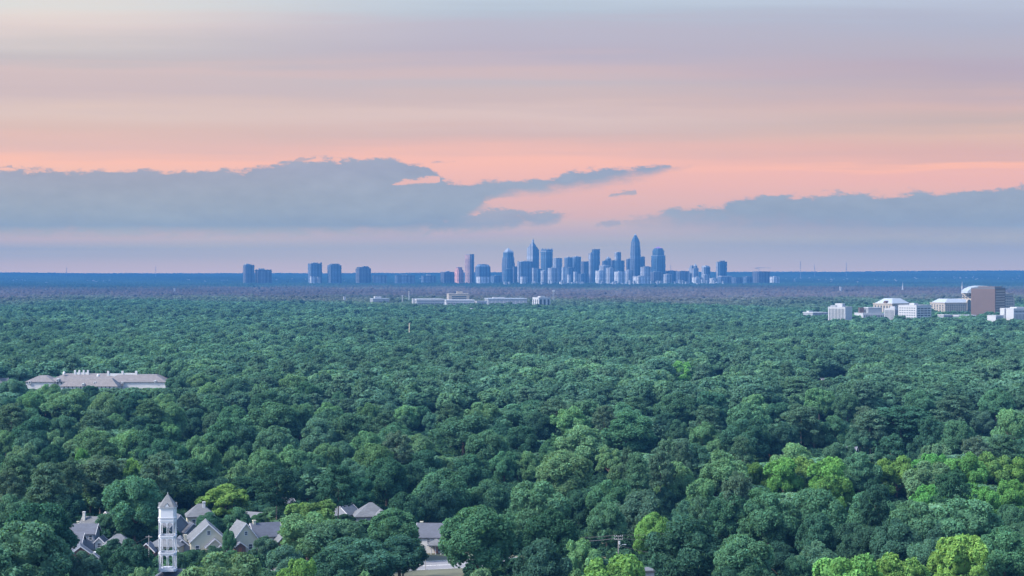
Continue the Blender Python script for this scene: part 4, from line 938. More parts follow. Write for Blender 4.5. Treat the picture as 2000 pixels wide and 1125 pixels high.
# low pale blocks along the foot of the skyline
for (x0, x1, yt, mt, lab, YY) in (
    (1016, 1030, 541, 'white', 'small white block at the left foot of the broad blue slab', 10300), (1039, 1050, 524, 'stone', 'pale low block at the right foot of the blade-topped tower', 10600),
    (1048, 1058, 525.5, 'blue', 'low blue block left of the crown-topped tower base', 10550), (1056, 1072, 529, 'stone', 'pale grey block before the crown-topped tower', 10500),
    (1070, 1090, 524, 'stone', 'wide pale block between the crown-topped tower and the twin apartments', 10450), (1097, 1104, 522, 'white', 'narrow white block left below the twin apartment towers', 10400),
    (1105, 1122, 523, 'steel', 'squat grey block under the left twin apartment tower', 10450), (1120, 1128, 531, 'white', 'tiny white block under the right twin apartment tower', 10350),
    (1108, 1116, 537, 'white', 'white slab end lowest in front of the twin apartments', 10250), (1127, 1150, 535, 'steel', 'low grey terrace before the flat dark block', 10450),
    (1163, 1184, 529, 'white', 'white ribbed block at the foot of the domed tower', 10400), (1170, 1196, 519, 'stone', 'pale stepped block in front of the domed tower', 10700),
    (1184, 1203, 524, 'stone', 'pale block between the white ribbed block and the white gridded block', 10600), (1200, 1221, 531, 'white', 'white gridded apartment block left of the tallest tower base', 10350),
    (1221, 1238, 528, 'stone', 'pale ribbed block hard against the tallest tower base', 10450), (1236, 1270, 540, 'white', 'wide low white hall in front of the tallest tower', 10250),
    (1296, 1312, 536, 'stone', 'pale block right of the dark block before the lit-crown tower', 10300), (1345, 1351, 534, 'granite', 'slim dark block left below the peaked pale tower', 10500),
    (1352, 1372, 542, 'white', 'low pale block below the peaked pale tower', 10300), (1370, 1386, 537, 'stone', 'pale podium under the striped tower', 10300),
    (1386, 1401, 544, 'white', 'small white block between striped tower and roof-gear tower', 10250), (1504, 1522, 541, 'white', 'low white block right of the construction block', 10500),
    (1450, 1470, 541, 'steel', 'low grey block left of the construction block', 10500), (958, 981, 539, 'steel', 'low grey block left of the pyramid-topped tower', 10600)):
    simple('low_block', x0, x1, yt, mt, lab, 0.32, YY, roof='white' if mt in ('white', 'stone') else 'dark', pent=0.35 if (x1 - x0) > 14 else 0, ph=1.2)

# radio masts on the horizon
for px, yt, Y, lab in ((130, 522.5, 15500, 'leftmost thin radio mast on the far ridge'), (304, 521.5, 15500, 'radio mast on the ridge between left edge and slab tower'), (1310, 518, 11500, 'thin lattice mast right of the lit-crown tower'), (1563.5, 509, 14500, 'tallest radio mast on the ridge right of the city'), (1591, 518, 14500, 'shorter radio mast beside the tallest mast'), (1653, 514.5, 15000, 'rightmost faint radio mast on the horizon')):
    e = empty('radio_mast', (X_at(px, Y), Y, 0), 0, lab, 'radio mast', 'radio masts on the horizon'); H = Z_at(yt, Y); m_ = MB(); r_ = 1.7
    for q in range(3): a = q * 2.094; m_.tube([(r_ * math.cos(a), r_ * math.sin(a), 0), (r_ * 0.6 * math.cos(a), r_ * 0.6 * math.sin(a), H)], 0.75, 5)
    m_.build('lattice', PLAIN['steel'], e); m_ = MB(); m_.tube([(0, 0, H), (0, 0, H + 9)], 0.5, 5); m_.build('aerial', PLAIN['steel'], e)
    for q in range(1, 6): pass

# --- the office park on the right: every window a part
class Office(Tower):
    def __init__(s, name, x0, x1, label, fl, Y, depth=1.0, cat='office building'): super().__init__(name, x0, x1, label, fl, Y, cat, None)
    def face(s, which, k=1.0):
        P = s.foot(k); a, b = (P[3], P[0]) if which == 'L' else (P[0], P[1])
        return Vector((*a, 0)), Vector((*b, 0))
    def windows(s, which, y0, y1, cols, rows, fw=0.6, fh=0.5, part='window', u0=0.04, u1=0.96, mat=None, k=1.0, arch=False):
        a, b = s.face(which, k); d = b - a; L = d.length; d.normalize(); ang = math.atan2(d.y, d.x); zb, ztp = s.z(y1), s.z(y0)
        cw = L * (u1 - u0) / cols; ch = (ztp - zb) / rows; w, h = cw * fw, ch * fh
        m_ = MB(); m_.box(-w / 2, w / 2, -0.12, 0.25, -h / 2, h / 2); me = m_.mesh(part, mat or PLAIN['glass'])
        for i in range(cols):
            for j in range(rows):
                o = bpy.data.objects.new(part, me); COL.objects.link(o); o.parent = s.root
                p = a + d * (L * u0 + cw * (i + 0.5)); o.location = (p.x, p.y, zb + ch * (j + 0.5)); o.rotation_euler.z = ang
    def hiproof(s, mat, yb, yt, k=1.04, rk=0.5, part='roof'): return s.box(part, mat, yb, yt, k, rk)
W = PLAIN['white']; BG = PLAIN['beige']
o = Office('office_building', 1616.5, 1665.5, 'white office block with vertical slots on its left face and blank white right face', 0.62, 2760); o.box('wall', W, None, 600); o.windows('L', 601.5, 628, 11, 1, 0.45, 0.92, 'window_slot'); o.box('parapet', W, 600, 599, 1.01); o.box('penthouse', W, 599, 592.5, 0.42); o.box('roof_plant', PLAIN['steel'], 599, 596, 0.3, dx=-12)
o = Office('low_building', 1570, 1617, 'low pale flat-roofed building left of the slotted white block', 0.3, 2950); o.box('wall', PLAIN['steel'], None, 611); o.windows('R', 613, 619, 12, 1, 0.6, 0.5); o.box('roof', W, 611, 609.6, 1.04); o.box('roof_plant', W, 609.6, 607, 0.25, dx=-12)
o = Office('office_building', 1672, 1728, 'long white low building with row of openings between the slotted and ribbed blocks', 0.15, 2900); o.box('wall', W, None, 612); o.windows('R', 614.5, 620, 13, 1, 0.55, 0.8); o.box('parapet', W, 612, 611, 1.01); o.box('upper_wall', PLAIN['steel'], 611, 601.5, 0.55, dx=4); o.box('upper_parapet', W, 601.5, 600, 0.57, dx=4); o.box('penthouse', PLAIN['brown'], 611, 600.5, 0.18, dx=-18)
o = Office('grand_office', 1707, 1779, 'beige office building with columned front and pale hipped roof with arched dormer', 0.4, 3080); o.box('wall', BG, None, 594); o.windows('L', 596, 612, 6, 1, 0.45, 0.95, 'tall_window'); o.windows('R', 595.5, 599, 13, 1, 0.5, 0.7); o.windows('R', 600, 612, 13, 3, 0.5, 0.6); o.box('cornice', BG, 594, 592, 1.03); o.hiproof(PLAIN['slate'], 592, 582.6, 0.92, 0.42)
dm = MB(); a, b = o.face('L'); mid = a.lerp(b, 0.62); ds = (b - a).normalized(); nr = Vector((ds.y, -ds.x, 0)); R_ = 3.0
pts = [mid + ds * (R_ * math.cos(t)) + Vector((0, 0, o.z(592) + R_ * 1.3 * math.sin(t))) for t in np.linspace(0, math.pi, 9)]
K_ = len(pts); dm.poly([tuple(p + nr * 0.6) for p in pts])
for i in range(K_ - 1): dm.poly([tuple(pts[i] + nr * 0.6), tuple(pts[i] - nr * 6), tuple(pts[i + 1] - nr * 6), tuple(pts[i + 1] + nr * 0.6)])
dm.build('arched_dormer', PLAIN['brown'], o.root)
o = Office('office_building', 1726.5, 1757, 'white ribbed office block tucked left of the strip-windowed block', 0.6, 2840); o.box('wall', W, None, 603); o.windows('L', 605, 626, 8, 1, 0.45, 0.95, 'window_slot'); o.windows('R', 605, 626, 5, 1, 0.45, 0.95, 'window_slot'); o.box('parapet', W, 603, 602, 1.02); o.box('penthouse', W, 602, 598.5, 0.45, dx=3)
o = Office('office_building', 1755, 1818.5, 'white office block with dotted cream left face and broad dark strip windows on the right', 0.45, 2800); o.box('wall', W, None, 596.5); o.windows('L', 599, 627, 7, 6, 0.55, 0.38); o.windows('R', 600, 627, 4, 6, 0.78, 0.5, 'strip_window'); o.box('parapet', W, 596.5, 595.4, 1.015); o.box('penthouse', W, 595.4, 592, 0.26, dx=-2)
o = Office('grand_office', 1821, 1895, 'beige office building with gridded windows and an arched entrance bay below a pale roof', 0.22, 3250); o.box('wall', BG, None, 592); o.windows('R', 594, 612, 14, 5, 0.5, 0.55); o.windows('L', 594, 612, 5, 5, 0.5, 0.55); o.box('cornice', BG, 592, 590.4, 1.02); o.hiproof(PLAIN['slate'], 590.4, 583.5, 0.94, 0.6)
a, b = o.face('R'); mid = a.lerp(b, 0.86); ds = (b - a).normalized(); nr = Vector((ds.y, -ds.x, 0)); R_ = 4.4; zc = o.z(588.5); zb_ = o.z(606)
R_ = 2.7
for nm, RR, off, mt in (('entrance_bay', R_ * 1.25, 1.2, BG), ('arched_window', R_, 1.6, PLAIN['glass'])):
    dm = MB(); pts = [mid + ds * (RR * math.cos(t)) + Vector((0, 0, zc + RR * math.sin(t))) for t in np.linspace(0, math.pi, 11)]; pts = [mid + ds * RR + Vector((0, 0, zb_))] + pts + [mid - ds * RR + Vector((0, 0, zb_))]
    dm.poly([tuple(p + nr * off) for p in pts])
    for i in range(len(pts) - 1): dm.poly([tuple(pts[i] + nr * off), tuple(pts[i] - nr * 3), tuple(pts[i + 1] - nr * 3), tuple(pts[i + 1] + nr * off)])
    dm.build(nm, mt, o.root)
o = Office('domed_office', 1874, 1978, 'pale stone office with curved pale roof rising behind the dark brown tower', 0.35, 3450); o.box('wall', BG, None, 583); o.windows('L', 585, 606, 8, 4, 0.5, 0.5); o.windows('R', 576, 606, 16, 6, 0.5, 0.5); o.box('upper_wall', BG, 583, 573.5, 0.9, dx=3); o.box('upper_cornice', BG, 573.5, 572.3, 0.93, dx=3); o.windows('L', 574.8, 583, 7, 2, 0.5, 0.55, k=0.9)
vault = MB(); Kv = 10; ww = o.w * 0.30; zb_ = o.z(572.3); hv = o.z(558) - zb_
prof = [(ww * math.cos(t), hv * math.sin(t)) for t in np.linspace(math.pi, 0, Kv)]; cx = -10.5
for i in range(Kv - 1): vault.poly([(cx + prof[i][0], -24, zb_ + prof[i][1]), (cx + prof[i + 1][0], -24, zb_ + prof[i + 1][1]), (cx + prof[i + 1][0], 24, zb_ + prof[i + 1][1]), (cx + prof[i][0], 24, zb_ + prof[i][1])])
vault.poly([(cx + p[0], -24, zb_ + p[1]) for p in prof]); vault.poly([(cx + p[0], 24, zb_ + p[1]) for p in reversed(prof)]); vault.build('curved_roof', PLAIN['slate'], o.root)
LB = surf_mat('pale_spandrel', (0.17, 0.14, 0.13), 0.6, 0.12, 0.06); DB = surf_mat('bronze_glass', (0.060, 0.045, 0.045), 0.4, 0.2, 0.05)
o = Office('brown_office_tower', 1895.5, 1965, 'dark brown office tower, largest block in the office park', 0.57, 2960); BR = PLAIN['brown']; o.box('wall', BR, None, 563.5); o.box('roof_band', PLAIN['dark'], 563.5, 561.5, 0.99); o.box('roof_plant', PLAIN['brown'], 561.5, 559.6, 0.7, dx=3)
o.windows('R', 566, 622, 1, 11, 0.94, 0.42, 'spandrel_band', mat=LB); o.windows('L', 568, 622, 10, 14, 0.62, 0.5, 'window', mat=DB)
for i in range(15): pass
o = Office('office_building', 1956, 2012, 'white office block cut by the right edge, dark window row under its roof', 0.3, 2720); o.box('wall', W, None, 603); o.windows('R', 606, 610, 12, 1, 0.6, 0.9); o.windows('R', 612, 628, 12, 1, 0.25, 0.9, 'window_slot'); o.box('parapet', W, 603, 601.8, 1.015); o.box('penthouse', W, 601.8, 599.5, 0.5, dx=4); o.box('stair_tower', W, None, 602, 0.26, dx=-21)
o = Office('low_building', 1929, 1960, 'low white building in front of the dark brown tower', 0.4, 2700); o.box('wall', W, None, 616.5); o.windows('R', 618, 626, 6, 1, 0.4, 0.6); o.box('roof', W, 616.5, 615.5, 1.03)
o = Office('low_building', 1833, 1859, 'small low white building under the beige arched-entrance office', 0.3, 2880); o.box('wall', PLAIN['steel'], None, 616); o.box('roof', W, 616, 614.2, 1.05); o.windows('R', 617, 622, 5, 1, 0.5, 0.6)
o = Office('low_building', 1862, 1903, 'long low white-roofed building at the left foot of the dark brown tower', 0.15, 2870); o.box('wall', PLAIN['steel'], None, 617); o.box('roof', W, 617, 615, 1.03); o.windows('R', 618, 622, 9, 1, 0.5, 0.6)
# steeples far off
for px, yt, Y, lab in ((1763, 551, 6500, 'white church steeple far behind the beige hipped-roof office'), (1879, 549, 6200, 'white church steeple left of the curved-roof office')):
    e = empty('church_steeple', (X_at(px, Y), Y, 0), 0, lab, 'steeple'); H = Z_at(yt, Y); CLEAR.append((X_at(px, Y), Y, 14)); m_ = MB(); m_.box(-2.2, 2.2, -2.2, 2.2, 0, H * 0.55); m_.build('belfry', W, e); m_ = MB(); m_.cone([(-1.9, -1.9), (1.9, -1.9), (2.2, 2.2), (-2.2, 2.2)], H * 0.55, (0, 0, H)); m_.build('spire', W, e)

# --- shopping district in the middle distance
o = Office('low_building', 722, 761, 'flat grey building with small white penthouse left of the long mall', 0.2, 4150); o.box('wall', PLAIN['steel'], None, 584); o.windows('R', 586, 596, 9, 1, 0.7, 0.5); o.box('roof', PLAIN['slate'], 584, 582.6, 1.03); o.box('penthouse', W, 582.6, 579, 0.4, dx=-4)
o = Office('shopping_mall', 806, 869, 'long white-roofed mall building with open white frame at its left end', 0.15, 3980, cat='mall'); o.box('wall', PLAIN['steel'], None, 586.5); o.windows('R', 590, 598, 14, 1, 0.6, 0.6); o.box('roof', W, 586.5, 583.5, 1.02); o.box('entrance_frame', W, None, 583, 0.2, dx=-27)
o = Office('shopping_mall', 865, 927, 'second white-roofed mall wing in front of the wide grey office', 0.12, 4060, cat='mall'); o.box('wall', W, None, 587.5); o.windows('R', 590, 595, 16, 1, 0.6, 0.6); o.box('roof', W, 587.5, 585.2, 1.02)
o = Office('office_building', 872, 917, 'wide grey office with dark window front and pale right end above the mall', 0.12, 4300); o.box('wall', BG, None, 574.5); o.windows('R', 577, 590, 1, 3, 0.74, 0.62, 'window_band', u0=0.02, u1=0.98); o.box('parapet', BG, 574.5, 573.4, 1.02); o.box('penthouse', BG, 573.4, 569, 0.28, dx=3)
o = Office('low_building', 925, 951, 'white low building with dark openings right of the mall', 0.25, 4080); o.box('wall', W, None, 588.5); o.windows('R', 590, 597, 6, 1, 0.5, 0.8); o.box('roof', W, 588.5, 587.6, 1.02)
o = Office('shopping_mall', 946, 1029, 'broad grey building with white ribs and pale roof edge, right part of the mall', 0.1, 4150, cat='mall'); o.box('wall', PLAIN['steel'], None, 584); o.windows('R', 586, 597, 9, 1, 0.2, 0.9, 'white_rib', mat=W); o.box('roof', PLAIN['slate'], 584, 582.4, 1.02); o.box('roof_plant', W, 582.4, 580.5, 0.3, dx=-14)
o = Office('office_building', 1040, 1075, 'white cube with three tall dark arches alone right of the mall', 0.35, 4000); o.box('wall', W, None, 581.5); o.windows('R', 583.5, 597, 3, 1, 0.5, 0.85, 'tall_window', u0=0.0, u1=1.0); o.box('parapet', W, 581.5, 580.6, 1.02); o.box('penthouse', W, 580.6, 578.4, 0.4)
o.windows('L', 583.5, 597, 3, 1, 0.4, 0.85, 'tall_window')
for px, w_, yt, lab in ((873, 12, 601.5, 'leftmost small white-roofed building below the mall'), (884, 13, 604, 'small white-roofed building lowest below the mall'), (900, 16, 603.5, 'wide small white-roofed building below the mall'), (922, 14, 602, 'rightmost small white-roofed building below the mall')):
    t = Tower('small_building', px - w_ / 2, px + w_ / 2, lab, 0.3, 3560, 'building', None); t.box('wall', PLAIN['steel'], None, yt + 2.5); t.box('roof', W, yt + 2.5, yt, 1.05, 0.6)
for px, yt, Y, lab in ((799, 570.5, 4300, 'white flagpole-like mast left of the mall'), (786, 578, 4150, 'short white mast nearer the grey flat building')):
    e = empty('white_mast', (X_at(px, Y), Y, 0), 0, lab, 'mast'); m_ = MB(); m_.tube([(0, 0, 0), (0, 0, Z_at(yt, Y))], [1.2, 0.8], 8); m_.build('pole', W, e); m_ = MB(); m_.tube([(0, 0, Z_at(yt, Y)), (0, 0, Z_at(yt, Y) + 1.5)], [1.3, 1.3], 8); m_.build('cap', W, e)
e = empty('cell_tower', (X_at(1081, 4300), 4300, 0), 0, 'pale lattice phone tower right of the white arched cube', 'phone tower'); H = Z_at(566, 4300); m_ = MB()
for q in range(4): a = q * 1.571; m_.tube([(2.6 * math.cos(a), 2.6 * math.sin(a), 0), (1.0 * math.cos(a), 1.0 * math.sin(a), H)], 0.28, 5)
for q in range(14): zq = H * (q + 0.5) / 14; rq = 2.6 - 1.6 * zq / H; m_.box(-rq, rq, -0.15, 0.15, zq, zq + 0.3)
m_.build('lattice', PLAIN['slate'], e); m_ = MB(); m_.box(-3, 3, -0.6, 0.6, H - 4, H - 1); m_.build('antenna_panel', W, e)
e = empty('bare_pole', (X_at(799, 2150), 2150, 0), 0, 'tan bare trunk standing above the canopy below the mall', 'bare trunk'); m_ = MB(); m_.tube([(0, 0, 0), (0.2, 0, Z_at(631, 2150))], [0.5, 0.28], 7); m_.build('trunk', surf_mat('dead_wood', (0.42, 0.34, 0.26), 0.9, 0.2, 0.8), e); m_ = MB(); m_.tube([(0.15, 0, Z_at(634, 2150)), (1.6, 0, Z_at(630, 2150))], [0.3, 0.12], 5); m_.build('limb', PLAIN['beige'], e)

# --- the long mansion on the left
MY = 1350.0; mz = lambda py: Z_at(py, MY); mx_ = lambda px: X_at(px, MY)
mn = empty('mansion', (mx_(183), MY, 0), 0, 'long pale mansion with tan hipped roofs and white chimneys sunk in the woods', 'mansion'); X0 = mx_(183); CLEAR.append((X0 - 28, MY - 4, 34)); CLEAR.append((X0 + 22, MY - 4, 34)); CLEAR.append((X0, MY - 16, 30)); CLEAR.append((X0 + 42, MY - 2, 22)); CLEAR.append((X0 - 46, MY - 2, 18))
WT = WALL['white']; TN = ROOF['tan']
def wing(px0, px1, eave, ridge, y0, dpt, inset=0.35):
    a, b = mx_(px0) - X0, mx_(px1) - X0; he, hr = mz(eave), mz(ridge); wl = MB(); wl.box(a, b, y0, y0 + dpt, 0, he); wl.build('wall', WT, mn)
    a -= 0.8; b += 0.8; ya, yb = y0 - 0.8, y0 + dpt + 0.8; e = min(dpt * inset, (b - a) * 0.45); rf = MB()
    c = [(a, ya, he), (b, ya, he), (b, yb, he), (a, yb, he)]; tp = [(a + e, ya + dpt * 0.4, hr), (b - e, ya + dpt * 0.4, hr), (b - e, yb - dpt * 0.4, hr), (a + e, yb - dpt * 0.4, hr)]
    for i in range(4): j = (i + 1) % 4; rf.poly([c[i], c[j], tp[j], tp[i]])
    rf.poly(tp); rf.poly(list(reversed([(x, y, he - 0.05) for x, y, z in c]))); return rf.build('roof', TN, mn), a, b
rA, _, _ = wing(88, 232, 746, 732.5, 4, 30); rB, _, _ = wing(200, 322, 746.5, 733.5, 2, 26); rC, _, _ = wing(128, 236, 752.5, 738, -14, 15); rD, _, _ = wing(50, 104, 746, 735, 0, 22)
def white_box(part, px0, px1, yb, yt, y0, d, par=None):
    b = MB(); b.box(mx_(px0) - X0, mx_(px1) - X0, y0, y0 + d, mz(yb), mz(yt)); return b.build(part, WT, par or mn)
for px in (137, 145.5, 154, 162.5): white_box('chimney', px - 1.7, px + 1.7, 738, 725, 14, 1.6)
white_box('parapet', 136, 164, 738, 729.5, 14.3, 1.0)
for px in (203.5, 232, 259): white_box('chimney', px - 2.0, px + 2.0, 738, 726.5, 12, 1.6)
white_box('parapet', 203, 232, 739, 731.5, 12.3, 1.0); white_box('parapet', 232, 259, 737, 730.5, 12.3, 1.0)
for px, yb in ((117, 732), (184, 737)):
    c = MB(); c.tube([(mx_(px) - X0, 12, mz(yb + 1)), (mx_(px) - X0, 12, mz(yb - 2.5)), (mx_(px) - X0, 12, mz(yb - 5))], [1.0, 0.95, 0.2], 8); c.build('cupola', WT, mn)
for px, yb, yt, yy0 in ((110, 746, 740.5, 2), (171, 752, 746.5, -15), (192, 750, 744, -12.5), (238, 750, 746, 0), (302, 747, 743.5, 1), (58, 750, 744, -1)):
    dmr = white_box('dormer', px - 2.2, px + 2.2, yb, yt, yy0, 5); q = MB(); q.box(mx_(px) - X0 - 0.4, mx_(px) - X0 + 0.4, yy0 - 0.06, yy0, mz(yb - 1), mz(yt + 1)); q.build('pane', GLASS, dmr)
for px in range(134, 236, 8): window(mn, mx_(px) - X0, -14, mz(754.5), 1.0, 1.5)
for px in range(110, 132, 7): window(mn, mx_(px) - X0, 4, mz(749), 1.0, 1.6)
# bits of houses glimpsed through the woods
for px, py, Y, w_, lab in ((1404, 742, 1560, 5, 'pale house corner glimpsed below the lone bright yellow tree'), (1614, 742, 1500, 9, 'pinkish house wall glimpsed behind dark trunks at right'), (1646, 741, 1520, 6, 'small pale wall glimpsed right of the pinkish house wall'), (600, 687, 1900, 5, 'tiny white roof showing in the middle woods'), (4, 742, 1360, 8, 'grey roof corner at the left edge beside the mansion')):
    e = house('wooded_house', px, Y, 15, lab, 7, px - w_, px + w_, py - 6); zz = Z_at(py, Y); gable(e, w_ / F * Y * 1.6 + 3, 8, max(2.5, zz - 3.2), zz + 1.2, 'x', 'tan', 'grey'); window(e, 0, -4, max(1.5, zz - 4.2))

# pale specks of town between the woods and the ridges
def speck(px, py, Y, w_, h_, mt, lab, grp):
    t = Tower('distant_building', px - w_ / 2, px + w_ / 2, lab, 0.25, Y, 'building', grp)
    zg = float(hill(X_at(px, Y), Y)); t.root.location.z = zg; b = MB(); zt_ = max(Z_at(py, Y) - zg, 20.0); hh = t.s / 2
    b.prism(t.foot(), 0, zt_ - 1); b.build('wall', mt, t.root); b = MB(); b.prism(t.foot(1.04), zt_ - 1, zt_); b.build('roof', W, t.root)
rs = np.random.default_rng(21)
spots = [(rs.uniform(20, 50), 546 + rs.uniform(-0.5, 1)) for _ in range(6)] + [(rs.uniform(158, 215), 547.5 + rs.uniform(-1, 1)) for _ in range(10)] + [(188, 549.5), (190, 549), (91, 551)]
spots += [(rs.uniform(355, 376), 545.5) for _ in range(3)] + [(rs.uniform(430, 452), 546.5) for _ in range(4)] + [(401, 548.5)]
spots += [(rs.uniform(500, 600), 543 + rs.uniform(-2, 3)) for _ in range(9)] + [(rs.uniform(640, 770), 545 + rs.uniform(-3, 3)) for _ in range(9)]
spots += [(rs.uniform(820, 980), 544 + rs.uniform(-2, 3)) for _ in range(12)]
nA = len(spots)
spots += [(rs.uniform(985, 1300), 549 + rs.uniform(-2, 3)) for _ in range(34)] + [(rs.uniform(1175, 1235), 551.5 + rs.uniform(-1.5, 2)) for _ in range(10)] + [(rs.uniform(1300, 1420), 547 + rs.uniform(-2, 6)) for _ in range(16)]
nB = len(spots)
spots += [(rs.uniform(1500, 1570), 545 + rs.uniform(-3, 4)) for _ in range(8)] + [(rs.uniform(1575, 1760), 545 + rs.uniform(-4, 5)) for _ in range(16)] + [(rs.uniform(1785, 1890), 541.5 + rs.uniform(-1, 2)) for _ in range(14)] + [(rs.uniform(1900, 1998), 541 + rs.uniform(-3, 4)) for _ in range(9)]
for i, (px, py) in enumerate(spots):
    Y = next((q for q in np.arange(9000, 17600, 100) if Z_at(py, q) - float(hill(X_at(px, q), q)) < 25 + 4 * rs.random()), 17000)
    if nA <= i < nB: Y = rs.uniform(9700, 10200)
    lab, grp = (('tiny pale building in the blue woods left of the skyline', 'pale specks of town left of the skyline') if i < nA else ('tiny pale building along the foot of the skyline towers', 'pale specks of town at the foot of the skyline') if i < nB else ('tiny pale building in the blue woods right of the skyline', 'pale specks of town right of the skyline'))
    speck(px, py, Y, rs.uniform(3.0, 8.0) if nA <= i < nB else rs.uniform(1.4, 4.8), 0, W if rs.random() < 0.4 else GLS['stone'] if rs.random() < 0.6 else PLAIN['steel'], lab, grp)
# two pale things alone in the mauve woods
speck(341, 563, 6300, 4, 0, W, 'single tiny white building in the mauve woods at left', None); speck(1642, 560, 6500, 4, 0, W, 'single tiny white building in the mauve woods left of the office park', None)
speck(673, 579, 4500, 5, 0, W, 'single small white roof left of the flat grey building', None)
# ------------------------------------------------------------------ the woods: trees one by one, then the mass
def hidden_cols(px, wpx): return max(0, int((px - wpx / 2 + 200) / 4)), min(599, int((px + wpx / 2 + 200) / 4) + 1)
def in_disc(X, Y, extra=0.0):
    for hx, hy, hr, *_ in HOUSE_BOX:
        if (X - hx) ** 2 + (Y - hy) ** 2 < (hr + extra) ** 2: return (hx, hy, hr)
    return None
ra = Vector((X_at(*RA), RA[1], 0)); rb = Vector((X_at(*RB), RB[1], 0)); rdv = (rb - ra).normalized()
def on_road(X, Y, m=11.0):
    v = Vector((X, Y, 0)) - ra; s = v.dot(rdv); return -10 < s < (rb - ra).length + 10 and abs(v.x * rdv.y - v.y * rdv.x) < m
la = [((X_at(150, 590), 590), (X_at(440, 640), 640), 5.0), ((X_at(425, 585), 585), (X_at(440, 640), 640), 4.0)]
def on_lane(X, Y, m=0.0):
    for (ax, ay), (bx, by), w_ in la:
        d = Vector((bx - ax, by - ay)); L = d.length; d.normalize(); v = Vector((X - ax, Y - ay)); s = v.dot(d)
        if -2 < s < L + 2 and abs(v.x * d.y - v.y * d.x) < w_ + m: return True
    return False

TREES = []      # dict per individual
for px, py, wpx, k, c, Yo in HAND:
    Y, H, Wd = solve(px, py, wpx, k, Yo)
    for _ in range(3):
        hit = in_disc(X_at(px, Y), Y, Wd * 0.38)
        if not hit: break
        hb_ = [q for q in HOUSE_BOX if (q[0], q[1], q[2]) == hit][0]
        Y = hit[1] + hit[2] + Wd * 0.45 if py < hb_[5] + 12 else hit[1] - hit[2] - Wd * 0.45
        H = max(4.0, Z_at(py, Y)); Wd = wpx * Y / F
    TREES.append(dict(px=px, py=py, w=wpx, k=k, c=c, X=X_at(px, Y), Y=Y, H=H, W=Wd, hand=True))
# candidates for the rest of the wood
rf = np.random.default_rng(5)
cand = []
Y = 432.0
while Y < 5000:
    st = 11.0 + min(4.0, max(0, (Y - 800) / 600.0))
    half = 0.2571 * Y * 1.10 + 30
    for X in np.arange(-half, half, st):
        cx, cy_ = X + rf.uniform(-0.45, 0.45) * st, Y + rf.uniform(-0.45, 0.45) * st
        cand.append((cx, cy_, rf.random(5)))
    Y += st
def pick(u, X, Y):
    """kind and colour of a woodland tree; groves of pine and pale trees drift through"""
    g1 = math.sin(X / 95 + 1.7) + math.sin(Y / 140 + X / 210 + 0.5) + math.sin((X - Y) / 330)
    if u[0] < 0.05 + 0.07 * max(0, g1 - 0.4): k, c = 'p', 'R'
    elif u[0] < 0.60: k, c = 'o', 'GGGLDB'[int(u[1] * 6)]
    elif u[0] < 0.72: k, c = 'd', 'DDG'[int(u[1] * 3)]
    elif u[0] < 0.86: k, c = 't', 'LBG'[int(u[1] * 3)]
    else: k, c = 'm', 'LGL'[int(u[1] * 3)]
    return k, c
BOXES = [(t['X'], t['Y'], t['px'] - t['w'] / 2, t['px'] + t['w'] / 2, t['py'], t['w']) for t in TREES]
covers = sorted([(t['Y'], t['px'], t['w'] * 0.8, t['py'] + t['w'] * 0.12) for t in TREES])
NEARY, NMAX = 1120.0, 300
top = np.full(600, 1300.0); ci = 0
MASS = []
bx = np.array([(b[0], b[1], b[2], b[3], b[4], b[5]) for b in BOXES])
cand.sort(key=lambda q: q[1])
NAUTO = 0
cl_arr = np.array(CLEAR)
hbx = np.array([(q[0], q[1], q[2], q[3], q[4], q[5]) for q in HOUSE_BOX], float)
